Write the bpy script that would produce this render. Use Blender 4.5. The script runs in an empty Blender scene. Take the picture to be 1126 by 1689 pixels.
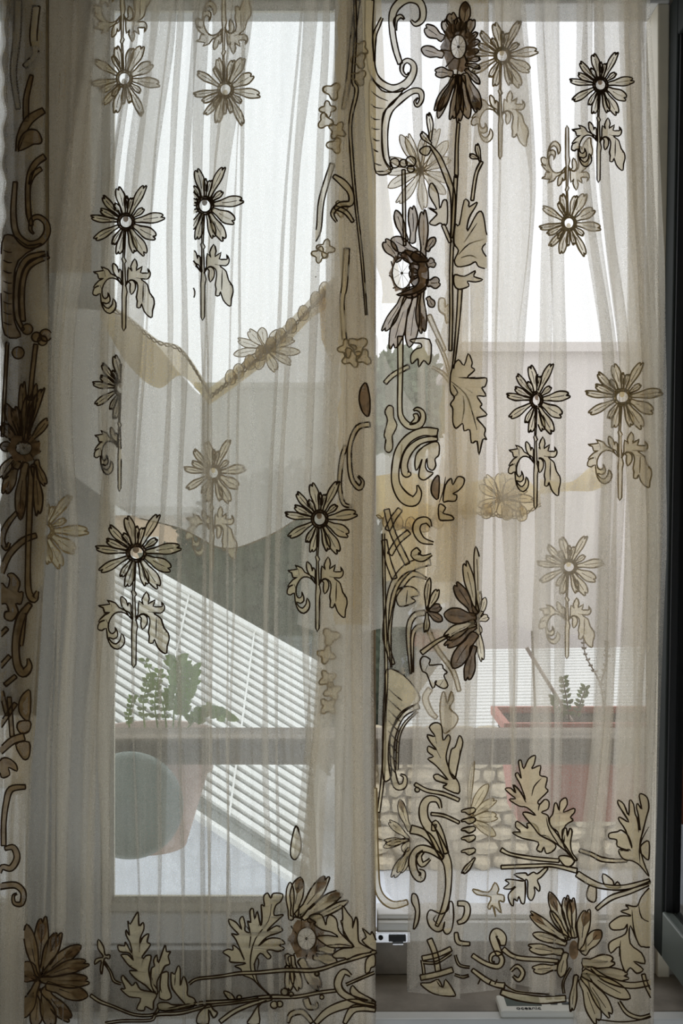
import bpy, bmesh, math, random
from mathutils import Vector, Matrix, noise
from mathutils.bvhtree import BVHTree
from mathutils.geometry import tessellate_polygon
random.seed(7)
C = bpy.context.scene.collection
S = bpy.context.scene
W, H, F, CZ = 1126, 1689, 1778.0, 1.55

# ---------------------------------------------------------------- camera
cd = bpy.data.cameras.new('camera'); cam = bpy.data.objects.new('camera', cd); C.objects.link(cam)
cam.location = (0, 0, CZ); cam.rotation_euler = (math.pi/2, 0, 0)
cd.sensor_fit = 'VERTICAL'; cd.sensor_height = 36; cd.lens = 36*F/H; cd.clip_start = 0.02; cd.clip_end = 300
S.camera = cam
# ---------------------------------------------------------------- world: bright overcast sky
wd = bpy.data.worlds.new('overcast_sky'); S.world = wd; wd.use_nodes = True
nt = wd.node_tree; bg = nt.nodes['Background']
tc = nt.nodes.new('ShaderNodeTexCoord'); sp = nt.nodes.new('ShaderNodeSeparateXYZ')
rp = nt.nodes.new('ShaderNodeValToRGB')
nt.links.new(tc.outputs['Generated'], sp.inputs[0]); nt.links.new(sp.outputs['Z'], rp.inputs[0])
rp.color_ramp.elements[0].position = 0.0; rp.color_ramp.elements[0].color = (0.86, 0.87, 0.88, 1)
rp.color_ramp.elements[1].position = 0.6; rp.color_ramp.elements[1].color = (0.95, 0.98, 1.03, 1)
nt.links.new(rp.outputs[0], bg.inputs[0]); bg.inputs[1].default_value = 1.2
# ---------------------------------------------------------------- lights: added fill light low in the room, behind the camera
al = bpy.data.lights.new('room_fill', 'AREA'); al.energy = 13; al.size = 1.6; al.shape = 'RECTANGLE'; al.size_y = 1.2
al.color = (0.84, 0.92, 1.0)
ao = bpy.data.objects.new('room_fill', al); C.objects.link(ao); ao.location = (0.1, -0.7, .45)
ao.rotation_euler = (math.radians(97), 0, 0)
vs = S.view_settings; vs.view_transform = 'Standard'; vs.look = 'None'; vs.gamma = 1; vs.use_curve_mapping = False
vs.exposure = 0.34
S.cycles.transparent_max_bounces = 48; S.cycles.max_bounces = 10; S.cycles.use_denoising = True
S.cycles.diffuse_bounces = 4; S.cycles.transmission_bounces = 8

# ---------------------------------------------------------------- helpers
def at(px, py, Y): return Vector(((px-563)/F*Y, Y, CZ-(py-844.5)/F*Y))
def cr(pts, n=4, closed=False):
    """Catmull-Rom resample of 2D/3D tuples"""
    m = len(pts)
    if m < 3 or n < 2: return [tuple(p) for p in pts]
    out = []
    rng = range(m) if closed else range(m-1)
    for i in rng:
        if closed: a, b, c, d = pts[(i-1) % m], pts[i], pts[(i+1) % m], pts[(i+2) % m]
        else: a, b, c, d = pts[max(i-1, 0)], pts[i], pts[i+1], pts[min(i+2, m-1)]
        for k in range(n):
            t = k/n
            out.append(tuple(0.5*((2*b[j])+(-a[j]+c[j])*t+(2*a[j]-5*b[j]+4*c[j]-d[j])*t*t+(-a[j]+3*b[j]-3*c[j]+d[j])*t**3) for j in range(len(b))))
    if not closed: out.append(tuple(pts[-1]))
    return out
def link(name, me, parent=None, mats=()):
    o = bpy.data.objects.new(name, me); C.objects.link(o)
    for m in mats: me.materials.append(m)
    if parent: o.parent = parent
    return o
def meshobj(name, V, Fs, mats, parent=None, mi=None, smooth=True):
    me = bpy.data.meshes.new(name); me.from_pydata([tuple(v) for v in V], [], Fs)
    if mi: me.polygons.foreach_set('material_index', mi)
    if smooth: me.polygons.foreach_set('use_smooth', [True]*len(me.polygons))
    me.update()
    return link(name, me, parent, mats if isinstance(mats, (list, tuple)) else [mats])
def bmobj(name, bm, mats, parent=None, smooth=False, bevel=0):
    if bevel:
        bmesh.ops.bevel(bm, geom=list(bm.edges), offset=bevel, segments=2, affect='EDGES', profile=.5)
    me = bpy.data.meshes.new(name); bm.to_mesh(me); bm.free()
    if smooth: me.polygons.foreach_set('use_smooth', [True]*len(me.polygons))
    return link(name, me, parent, mats if isinstance(mats, (list, tuple)) else [mats])
def bx(bm, a, b, m=0):
    x0, y0, z0 = a; x1, y1, z1 = b
    v = [bm.verts.new(p) for p in ((x0,y0,z0),(x1,y0,z0),(x1,y1,z0),(x0,y1,z0),(x0,y0,z1),(x1,y0,z1),(x1,y1,z1),(x0,y1,z1))]
    for f in ((0,3,2,1),(4,5,6,7),(0,1,5,4),(1,2,6,5),(2,3,7,6),(3,0,4,7)):
        fc = bm.faces.new([v[i] for i in f]); fc.material_index = m
def box(name, a, b, mat, parent=None, bevel=0):
    bm = bmesh.new(); bx(bm, a, b); return bmobj(name, bm, mat, parent, bevel=bevel)
def tube_data(pts, r, n=6, V=None, Fs=None):
    V = [] if V is None else V; Fs = [] if Fs is None else Fs
    pts = [Vector(p) for p in pts]; rs = r if isinstance(r, (list, tuple)) else [r]*len(pts)
    b0 = len(V)
    for i, p in enumerate(pts):
        t = (pts[min(i+1, len(pts)-1)]-pts[max(i-1, 0)]).normalized()
        u = t.cross(Vector((0, 1, 0)));
        if u.length < .1: u = t.cross(Vector((1, 0, 0)))
        u.normalize(); w = t.cross(u)
        for k in range(n):
            a = 2*math.pi*k/n; V.append(p+(u*math.cos(a)+w*math.sin(a))*rs[i])
    for i in range(len(pts)-1):
        for k in range(n):
            k2 = (k+1) % n; Fs.append((b0+i*n+k, b0+i*n+k2, b0+(i+1)*n+k2, b0+(i+1)*n+k))
    Fs.append(tuple(b0+k for k in range(n))); Fs.append(tuple(b0+(len(pts)-1)*n+k for k in reversed(range(n))))
    return V, Fs
def tube(name, pts, r, mat, parent=None, n=6):
    V, Fs = tube_data(pts, r, n); return meshobj(name, V, Fs, mat, parent)
def tag(o, label, cat, group=None):
    o['label'] = label; o['category'] = cat
    if group: o['group'] = group
    return o
def struct(o): o['kind'] = 'structure'; return o
def empty(name, loc=(0, 0, 0)):
    o = bpy.data.objects.new(name, None); C.objects.link(o); o.location = loc; return o
def keep(o, root):   # child keeps its world place
    o.parent = root; o.matrix_parent_inverse = Matrix.Translation(-root.location); return o

# ---------------------------------------------------------------- materials
def mat(name, col, rough=.6, spec=.3, noise_amt=0, nscale=20, stretch=(1, 1, 1), metal=0, bump=0, col2=None):
    m = bpy.data.materials.new(name); m.use_nodes = True; t = m.node_tree; b = t.nodes['Principled BSDF']
    b.inputs['Base Color'].default_value = (*col, 1); b.inputs['Roughness'].default_value = rough
    b.inputs['Specular IOR Level'].default_value = spec; b.inputs['Metallic'].default_value = metal
    if noise_amt or bump or col2:
        tx = t.nodes.new('ShaderNodeTexCoord'); mp = t.nodes.new('ShaderNodeMapping'); n = t.nodes.new('ShaderNodeTexNoise')
        mp.inputs['Scale'].default_value = stretch; n.inputs['Scale'].default_value = nscale; n.inputs['Detail'].default_value = 6
        n.inputs['Roughness'].default_value = .6
        t.links.new(tx.outputs['Object'], mp.inputs[0]); t.links.new(mp.outputs[0], n.inputs['Vector'])
        if noise_amt or col2:
            r = t.nodes.new('ShaderNodeValToRGB'); c2 = col2 or tuple(c*(1-noise_amt) for c in col)
            r.color_ramp.elements[0].position = .35; r.color_ramp.elements[0].color = (*c2, 1)
            r.color_ramp.elements[1].position = .65; r.color_ramp.elements[1].color = (*col, 1)
            t.links.new(n.outputs['Fac'], r.inputs[0]); t.links.new(r.outputs[0], b.inputs['Base Color'])
        if bump:
            bp = t.nodes.new('ShaderNodeBump'); bp.inputs['Strength'].default_value = bump; bp.inputs['Distance'].default_value = .01
            t.links.new(n.outputs['Fac'], bp.inputs['Height']); t.links.new(bp.outputs[0], b.inputs['Normal'])
    return m
def sheer(name, col, op, op_var=.12, trans=.6, grain=700, streak=True, c2=None):
    """woven sheer: open holes between threads (transparent) + thread that scatters and lets light through"""
    m = bpy.data.materials.new(name); m.use_nodes = True; t = m.node_tree; t.nodes.clear()
    N = t.nodes.new; L = t.links.new
    out = N('ShaderNodeOutputMaterial'); tr = N('ShaderNodeBsdfTransparent'); df = N('ShaderNodeBsdfDiffuse'); tl = N('ShaderNodeBsdfTranslucent')
    mx = N('ShaderNodeMixShader'); mz = N('ShaderNodeMixShader')
    tx = N('ShaderNodeTexCoord'); n1 = N('ShaderNodeTexNoise'); n1.inputs['Scale'].default_value = grain; n1.inputs['Detail'].default_value = 1
    L(tx.outputs['Object'], n1.inputs['Vector'])
    mp = N('ShaderNodeMapping'); mp.inputs['Scale'].default_value = (1, 1, .03); n2 = N('ShaderNodeTexNoise'); n2.inputs['Scale'].default_value = 110; n2.inputs['Detail'].default_value = 4
    L(tx.outputs['Object'], mp.inputs[0]); L(mp.outputs[0], n2.inputs['Vector'])
    a = N('ShaderNodeMath'); a.operation = 'MULTIPLY_ADD'; a.inputs[1].default_value = op_var*2.6; a.inputs[2].default_value = op-op_var*1.3
    L(n1.outputs['Fac'], a.inputs[0])
    b = N('ShaderNodeMath'); b.operation = 'MULTIPLY_ADD'; b.inputs[1].default_value = op_var*1.8 if streak else 0.0; 
    L(n2.outputs['Fac'], b.inputs[0]); L(a.outputs[0], b.inputs[2])
    c = N('ShaderNodeMath'); c.operation = 'SUBTRACT'; c.use_clamp = True; c.inputs[1].default_value = op_var*.9 if streak else 0.0
    L(b.outputs[0], c.inputs[0])
    if c2:
        n3 = N('ShaderNodeTexNoise'); n3.inputs['Scale'].default_value = 60; n3.inputs['Detail'].default_value = 4; L(tx.outputs['Object'], n3.inputs['Vector'])
        r = N('ShaderNodeValToRGB'); r.color_ramp.elements[0].position = .4; r.color_ramp.elements[0].color = (*c2, 1)
        r.color_ramp.elements[1].position = .6; r.color_ramp.elements[1].color = (*col, 1); L(n3.outputs['Fac'], r.inputs[0])
        L(r.outputs[0], df.inputs[0]); L(r.outputs[0], tl.inputs[0])
    else:
        df.inputs[0].default_value = (*col, 1); tl.inputs[0].default_value = (*col, 1)
    mz.inputs[0].default_value = trans; L(df.outputs[0], mz.inputs[1]); L(tl.outputs[0], mz.inputs[2])
    L(c.outputs[0], mx.inputs[0]); L(tr.outputs[0], mx.inputs[1]); L(mz.outputs[0], mx.inputs[2]); L(mx.outputs[0], out.inputs[0])
    return m
def glass_mat(name, tint=(1, 1, 1)):
    m = bpy.data.materials.new(name); m.use_nodes = True; t = m.node_tree; t.nodes.clear(); N = t.nodes.new; L = t.links.new
    out = N('ShaderNodeOutputMaterial'); tr = N('ShaderNodeBsdfTransparent'); tr.inputs[0].default_value = (*tint, 1)
    gl = N('ShaderNodeBsdfGlossy'); gl.inputs['Roughness'].default_value = .02; mx = N('ShaderNodeMixShader'); fr = N('ShaderNodeFresnel'); fr.inputs[0].default_value = 1.45
    L(fr.outputs[0], mx.inputs[0]); L(tr.outputs[0], mx.inputs[1]); L(gl.outputs[0], mx.inputs[2]); L(mx.outputs[0], out.inputs[0]); return m

M_TULLE = sheer('tulle', (.95, .89, .77), .31, .12, .72)
M_REAR = sheer('old_tulle', (.95, .90, .80), .42, .12, .75)
M_SWAG = sheer('gathered_tulle', (.96, .92, .84), .82, .1, .8)
M_AGED = sheer('aged_trim', (.88, .70, .34), .72, .1, .8)
M_BACK = sheer('border_net', (.84, .68, .38), .42, .1, .75)
M_BACKM = sheer('tan_border_net', (.45, .33, .17), .50, .1, .6)
M_BACKD = sheer('shaded_border_net', (.13, .09, .045), .86, .08, .5)  # dense border layers, browned to paint in the lack of light behind
M_MID = sheer('tan_organza', (.46, .31, .14), .78, .08, .62, 400, True, (.30, .19, .08))
M_ORG = sheer('cream_organza', (.88, .75, .46), .60, .08, .68, 400, True)
M_DARK = sheer('brown_organza', (.34, .20, .09), .86, .06, .5, 400, True, (.16, .09, .035))
M_CORD = mat('dark_cord', (.05, .026, .010), .8, .1)
M_PCORD = mat('pale_cord', (.42, .30, .14), .8, .1)
M_NET = mat('net_thread', (.25, .2, .13), .8, .1)
M_WHITE = mat('white_gloss_paint', (.74, .735, .70), .35, .4, .06, 9)
M_CREAM = mat('cream_paint', (.72, .66, .52), .5, .3, .1, 12)
M_DKPAINT = mat('dark_green_paint', (.022, .026, .023), .7, .15, .2, 14)
M_WALL = mat('grey_plaster', (.40, .37, .32), .9, .1, .1, 6, bump=.2)
M_FLOOR = mat('brown_floorboards', (.16, .10, .06), .6, .3, .3, 10)
M_STONE = mat('shaded_brown_stone', (.33, .29, .24), .7, .2, .35, 14, bump=.2)  # sill stone; its brown also paints the shade on the lower frame
M_CHROME = mat('chrome', (.75, .75, .76), .18, .5, metal=1)
M_BLACK = mat('black_plastic', (.012, .012, .012), .5, .3)
M_DEV = mat('cream_plastic', (.78, .76, .68), .4, .4)
M_LCD = mat('grey_display', (.10, .12, .105), .25, .5)
M_BTN = mat('grey_rubber', (.13, .14, .15), .6, .3)
M_GLASS = glass_mat('window_glass', (.97, .985, .975))
M_WOOD = mat('weathered_wood', (.30, .255, .20), .85, .1, .5, 26, (.06, 1, 1), bump=.5)
M_EDGE = mat('worn_wood_edge', (.36, .28, .19), .8, .1, .45, 60, (1, 1, .2), bump=.4)

# ================================================================= ROOM SHELL
def wall(name, a, b, m=M_WALL): return struct(box(name, a, b, m))
YW = 1.80
XL, XR, ZS, ZH = -0.68, 0.545, 0.775, 2.395
struct(box('floor', (-2.2, -2.0, -.05), (2.2, 1.86, 0), M_FLOOR))
struct(box('ceiling', (-2.2, -2.0, 2.75), (2.2, 1.86, 2.8), M_WALL))
wall('wall_left', (-2.2, -2.0, 0), (-2.15, 1.86, 2.75)); wall('wall_right', (2.15, -2.0, 0), (2.2, 1.86, 2.75)); wall('wall_rear', (-2.2, -2.05, 0), (2.2, -2.0, 2.75))
bm = bmesh.new()
bx(bm, (-2.15, YW, 0), (XL, YW+.06, 2.75)); bx(bm, (XR, YW, 0), (2.15, YW+.06, 2.75))
bx(bm, (XL, YW, 0), (XR, YW+.06, ZS-.002)); bx(bm, (XL, YW, ZH+.06), (XR, YW+.06, 2.75))
struct(bmobj('wall_window', bm, M_WALL))

# ---- window_1: fixed outer frame
wf = empty('window_1', (0, YW, ZS)); wf['kind'] = 'structure'
def X(px, Y=YW): return (px-563)/F*Y
def Z(py, Y=YW): return CZ-(py-844.5)/F*Y
def wbox(name, a, b, m, bevel=.003, root=wf): return keep(box(name, a, b, m, None, bevel), root)
wbox('frame_head', (XL, YW-.01, Z(10)), (XR, YW+.06, ZH+.06), M_WHITE)
wbox('frame_jamb', (XR-.02, YW-.01, ZS), (XR, YW+.06, ZH), M_CREAM)
wbox('frame_jamb', (XL, YW-.01, ZS), (XL+.02, YW+.06, ZH), M_WHITE)
wbox('frame_mullion', (X(44), YW-.012, ZS), (X(96), YW+.05, Z(10)), M_WHITE)
wbox('frame_rail', (XL, YW+.002, ZS), (XR-.014, YW+.055, Z(1549)), M_STONE)  # lower frame: its shade is put into the brown colour
wbox('frame_rail', (X(622), YW-.012, Z(1549)), (XR-.014, YW+.06, Z(1517)), M_WHITE)
wbox('frame_rail', (X(622), YW+.0, Z(1517)), (XR-.014, YW+.055, Z(1508)), M_WHITE)
# fixed narrow left light
wbox('bottom_rail', (XL+.02, YW, Z(1549)), (X(44), YW+.04, Z(1490)), M_WHITE)
wbox('pane', (XL+.02, YW+.018, Z(1490)), (X(44), YW+.022, Z(10)), M_GLASS, 0)
# ---- left casement, closed
w2 = empty('window_2', (X(360), YW, Z(1545))); w2['kind'] = 'structure'
Yc = YW-.028
def cb(name, p0, p1, q0, q1, y0, y1, m=M_WHITE, bev=.003): return wbox(name, (X(p0), y0, Z(q1)), (X(p1), y1, Z(q0)), m, bev, w2)
cb('stile', 99, 172, 12, 1546, Yc, YW+.03); cb('stile', 564, 611, 12, 1546, Yc, YW+.03)
cb('edge_strip', 611, 619, 12, 1546, Yc+.004, YW+.03, M_EDGE, .001)
cb('rail', 172, 564, 1497, 1546, Yc, YW+.03)
cb('glazing_bead', 172, 186, 10, 1497, Yc+.008, YW+.02, M_CREAM, .002); cb('glazing_bead', 552, 564, 10, 1497, Yc+.008, YW+.02, M_CREAM, .002)
cb('glazing_bead', 186, 552, 1482, 1497, Yc+.008, YW+.02, M_CREAM, .002); cb('glazing_bead', 186, 552, 8, 13, Yc+.008, YW+.02, M_CREAM, .002)
cb('weather_bar', 99, 619, 1552, 1560, YW-.02, YW+.0, M_WHITE, .002)
cb('pane', 186, 552, 13, 1482, YW+.006, YW+.010, M_GLASS, 0)
# ---- right casement, opened inward, seen almost edge on
w3 = empty('window_3', (XR, YW, Z(1560))); w3['kind'] = 'structure'
XS = X(1073)
def sb(name, a, b, m=M_DKPAINT, bev=.003): return wbox(name, a, b, m, bev, w3)
zb, zt = Z(1556), Z(14)
sb('stile', (XS, 1.742, zb), (XS+.035, 1.788, zt)); sb('stile', (XS, 1.27, zb), (XS+.035, 1.335, zt))
M_SASHIN = mat('grey_green_paint', (.14, .16, .145), .4, .4, .1, 10)
sb('rail', (XS, 1.335, zb), (XS+.035, 1.742, zb+.075), M_SASHIN); sb('rail', (XS, 1.335, zt-.07), (XS+.035, 1.742, zt))
sb('glazing_bead', (XS+.004, 1.736, zb+.075), (XS+.03, 1.742, zt-.07), M_BLACK, .001)
sb('pane', (XS+.015, 1.335, zb+.075), (XS+.019, 1.742, zt-.07), M_GLASS, 0)
w3.rotation_euler = (0, math.radians(1.0), 0)
# ---- sill and ledge
struct(box('window_sill', (XL-.06, 1.668, .74), (XR+.06, YW+.0, .778), M_STONE, None, .003)).name = 'trim_1'
rad = empty('radiator_cover', (0, 1.65, 0))
keep(box('top_panel', (-1.1, 1.640, .748), (1.0, 1.666, .779), M_WHITE, None, .003), rad)
k = 0
for x in [-.95+.155*i for i in range(13)]:
    keep(box('front_slot', (x, 1.634, .722), (x+.12, 1.645, .743), M_BLACK), rad)
    keep(box('front_rib', (x+.12, 1.634, .722), (x+.155, 1.648, .745), M_WHITE), rad)
keep(box('front_panel', (-1.1, 1.638, .10), (1.0, 1.66, .72), M_WHITE, None, .003), rad)
keep(box('foot', (-1.0, 1.642, 0), (-.95, 1.66, .1), M_WHITE), rad); keep(box('foot', (.85, 1.642, 0), (.9, 1.66, .1), M_WHITE), rad)
tag(rad, 'white slotted radiator cover below the window sill, behind the curtain hems', 'radiator cover')
# ---- latch
lt = empty('window_latch', (X(647), 1.785, Z(1538)))
keep(box('base_plate', (X(618), 1.781, Z(1548)), (X(676), 1.7875, Z(1531)), M_CHROME, None, .001), lt)
keep(box('sliding_bolt', (X(640), 1.776, Z(1544)), (X(668), 1.7815, Z(1535)), M_BLACK, None, .001), lt)
keep(box('bolt_end', (X(646), 1.774, Z(1549)), (X(664), 1.7815, Z(1546)), M_CHROME, None, .0006), lt)
keep(tube('screw_head', [(X(627), 1.7795, Z(1539)), (X(627), 1.7815, Z(1539))], .004, M_BLACK, None, 12), lt)
tag(lt, 'chrome window latch on the bottom rail between the two curtains', 'latch')

# ================================================================= CURTAIN FABRIC
ROWS = [-60, 0, 300, 600, 900, 1200, 1500, 1760]
YC = 1.575
def interp(rows, vals, y):
    if y <= rows[0]: return vals[0]
    for i in range(len(rows)-1):
        if y <= rows[i+1]:
            t = (y-rows[i])/(rows[i+1]-rows[i])
            a = vals[max(i-1, 0)]; b = vals[i]; c = vals[i+1]; d = vals[min(i+2, len(vals)-1)]
            return 0.5*((2*b)+(-a+c)*t+(2*a-5*b+4*c-d)*t*t+(-a+3*b-3*c+d)*t**3)
    return vals[-1]
def fabric(name, nodes, mt, parent, ybase=YC, top=-60, nrow=90, seed=0, rip=.0022, topf=None):
    """nodes: (x at 7 rows 0..1760 , depth, bottom_y).  One continuous cloth swept from the rod to the hem."""
    us = []
    cols = []
    nn = len(nodes)
    for i in range(nn-1):
        span = max(abs(a-b) for a, b in zip(nodes[i][0], nodes[i+1][0])); k = max(3, int(span/8))
        for j in range(k): cols.append((i, j/k))
    cols.append((nn-2, 1.0))
    V = []; uacc = 0
    for ci, (i, t) in enumerate(cols):
        a, b = nodes[i], nodes[i+1]
        pa, pb = nodes[max(i-1, 0)], nodes[min(i+2, nn-1)]
        s = t*t*(3-2*t)
        tp = ((topf(i+t)) if topf else top)
        for r in range(nrow+1):
            bot = a[2]*(1-t)+b[2]*t
            py = tp+(bot-tp)*r/nrow
            xa = interp(ROWS, [a[0][0]]+list(a[0]), py); xb = interp(ROWS, [b[0][0]]+list(b[0]), py)
            # rounded fold turns: ease x near both ends
            sx = t+.0*s
            px = xa*(1-sx)+xb*sx
            d = a[1]*(1-s)+b[1]*s
            q = (i+t)*2.3
            w = noise.noise(Vector((q*1.6+seed, py*.0022, seed)))*.010 + noise.noise(Vector((q*5+seed, py*.004, 3.1)))*.004
            w += math.sin(px*.21+seed+py*.002)*rip*noise.noise(Vector((q, py*.003, 9)))*2
            w += noise.noise(Vector((px*.03, py*.012, seed+5)))*.0025
            V.append(at(px + noise.noise(Vector((q*3, py*.006, seed+7)))*3, py, ybase+d+w))
    R = nrow+1; Fs = []
    for c in range(len(cols)-1):
        for r in range(nrow): Fs.append((c*R+r, c*R+r+1, (c+1)*R+r+1, (c+1)*R+r))
    o = meshobj(name, V, Fs, mt, parent)
    return o, BVHTree.FromPolygons([tuple(v) for v in V], Fs)

left = empty('sheer_curtain', (-.25, YC, .7)); right = empty('sheer_curtain', (.25, YC, .7)); rear = empty('rear_swag_curtain', (0, 1.68, 1.1))
left.location = right.location = rear.location = (0, 0, 0)
LN = [((-70, -70, -70, -70, -70, -70, -70), .0, 1780), ((76, 75, 84, 77, 54, 43, 40), -.02, 1780), ((18, 25, 30, 30, 10, 0, 0), .012, 1780),
      ((75, 72, 80, 70, 50, 38, 35), .004, 1780), ((-20, -20, -10, -10, -20, -20, -20), .028, 1780),
      ((182, 160, 120, 130, 120, 110, 105), .018, 1780), ((150, 105, 90, 115, 95, 92, 92), .03, 1780), ((292, 256, 232, 212, 186, 180, 178), -.002, 1780),
      ((250, 219, 196, 162, 160, 168, 165), .014, 1780), ((345, 333, 344, 340, 338, 338, 340), -.008, 1780), ((318, 320, 332, 333, 332, 331, 330), .012, 1780),
      ((421, 376, 350, 351, 350, 348, 345), .01, 1780), ((349, 345, 340, 344, 343, 343, 340), .02, 1780), ((524, 494, 478, 462, 458, 464, 470), .002, 1780),
      ((500, 482, 470, 454, 452, 458, 462), .014, 1780), ((597, 606, 617, 616, 617, 618, 620), -.012, 1780), ((556, 540, 536, 524, 506, 478, 452), .008, 1780),
      ((612, 618, 622, 612, 600, 600, 600), .02, 1780)]
RN = [((586, 600, 633, 632, 624, 640, 700), .026, 1470), ((640, 650, 660, 665, 660, 660, 700), .024, 1500), ((778, 776, 772, 782, 772, 758, 750), .03, 1560), ((738, 706, 705, 706, 686, 674, 672), .0, 1636),
      ((806, 805, 804, 797, 784, 767, 756), -.012, 1648), ((800, 776, 775, 765, 765, 750, 748), .012, 1640), ((866, 884, 862, 858, 852, 850, 850), .004, 1630), ((812, 812, 812, 830, 842, 842, 844), .009, 1630), ((858, 878, 850, 852, 848, 846, 846), .013, 1622), ((812, 872, 852, 848, 845, 844, 845), .018, 1622),
      ((900, 905, 905, 905, 905, 905, 905), .014, 1640), ((968, 974, 1012, 1006, 996, 964, 958), -.002, 1660), ((950, 952, 994, 985, 975, 948, 944), .014, 1690),
      ((1066, 1078, 1092, 1092, 1080, 1070, 1074), -.006, 1780), ((980, 990, 1020, 1040, 1045, 1040, 1040), .008, 1780), ((1058, 1070, 1086, 1088, 1072, 1062, 1062), .011, 1780), ((1028, 1036, 1034, 1030, 1015, 1000, 1000), .016, 1780), ((1072, 1090, 1099, 1098, 1088, 1078, 1078), .02, 1780)]
def pleats(nodes, seed, every):
    """small pressed folds: the cloth doubles back over a few millimetres"""
    random.seed(seed); out = [nodes[0]]
    for i in range(len(nodes)-1):
        a, b = nodes[i], nodes[i+1]
        span = sum(abs(x-y) for x, y in zip(a[0], b[0]))/7; k = int(span/every+.5)
        fs = sorted(random.uniform(.1, .9) for _ in range(k)); dirn = 1 if sum(b[0]) > sum(a[0]) else -1
        for f in fs:
            w = random.choice((2, 3, 4, 6, 9, 14)) ; ph = random.uniform(0, 6.28); am = random.uniform(2, 9)
            grow = random.uniform(-.6, .6)
            mid = [x*(1-f)+y*f + am*math.sin(ph+j*.9) for j, (x, y) in enumerate(zip(a[0], b[0]))]
            ww = [max(.6, w*(1+grow*(j-3)/3)) for j in range(7)]
            d = a[1]*(1-f)+b[1]*f; bt = a[2]*(1-f)+b[2]*f
            out.append((tuple(m+dirn*q for m, q in zip(mid, ww)), d, bt)); out.append((tuple(m-dirn*q for m, q in zip(mid, ww)), d+.005, bt))
        out.append(b)
    return out
LN = pleats(LN, 3, 52); RN = pleats(RN, 8, 75)
_, BL = fabric('tulle_fabric', LN, M_TULLE, left, seed=1)
_, BR = fabric('tulle_fabric', RN, M_TULLE, right, ybase=YC+.026, seed=4)
tag(left, 'wide beige tulle curtain with daisy appliqués covering the closed left casement', 'curtain', )
tag(right, 'beige tulle curtain hanging across the open right half of the window', 'curtain')

def allhits(bvh, px, py):
    o = Vector((0, 0, CZ)); d = Vector(((px-563)/F, 1, (844.5-py)/F)); L = []
    dist = .5; dn = d.normalized(); cur = dn*0+o
    for _ in range(14):
        h = bvh.ray_cast(cur, dn, 5)
        if h[0] is None: break
        L.append(h[0].y); cur = h[0]+dn*.0012
    return L

# ================================================================= APPLIQUE ENGINE
def clip_poly(poly, clip):
    if not clip: return poly
    lo, hi = clip
    for side in (0, 1):
        f = lo if side == 0 else hi
        if f is None: continue
        def ins(p): x = f(p[1]) if callable(f) else f; return (p[0]-x) if side == 0 else (x-p[0])
        out = []
        for i in range(len(poly)):
            a, b = poly[i-1], poly[i]; da, db = ins(a), ins(b)
            if (da >= 0) != (db >= 0):
                t = da/(da-db); out.append((a[0]+(b[0]-a[0])*t, a[1]+(b[1]-a[1])*t))
            if db >= 0: out.append(b)
        poly = out
        if len(poly) < 3: return []
    return poly
def inclip(p, clip):
    if not clip: return True
    for side, f in enumerate(clip):
        if f is None: continue
        x = f(p[1]) if callable(f) else f
        if (side == 0 and p[0] < x-.5) or (side == 1 and p[0] > x+.5): return False
    return True
def densify(pts, closed, step=7):
    out = []; m = len(pts)
    for i in range(m if closed else m-1):
        a, b = pts[i], pts[(i+1) % m]; L = math.hypot(b[0]-a[0], b[1]-a[1]); k = max(1, int(L/step))
        for j in range(k): out.append((a[0]+(b[0]-a[0])*j/k, a[1]+(b[1]-a[1])*j/k))
    if not closed: out.append(pts[-1])
    return out
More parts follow.
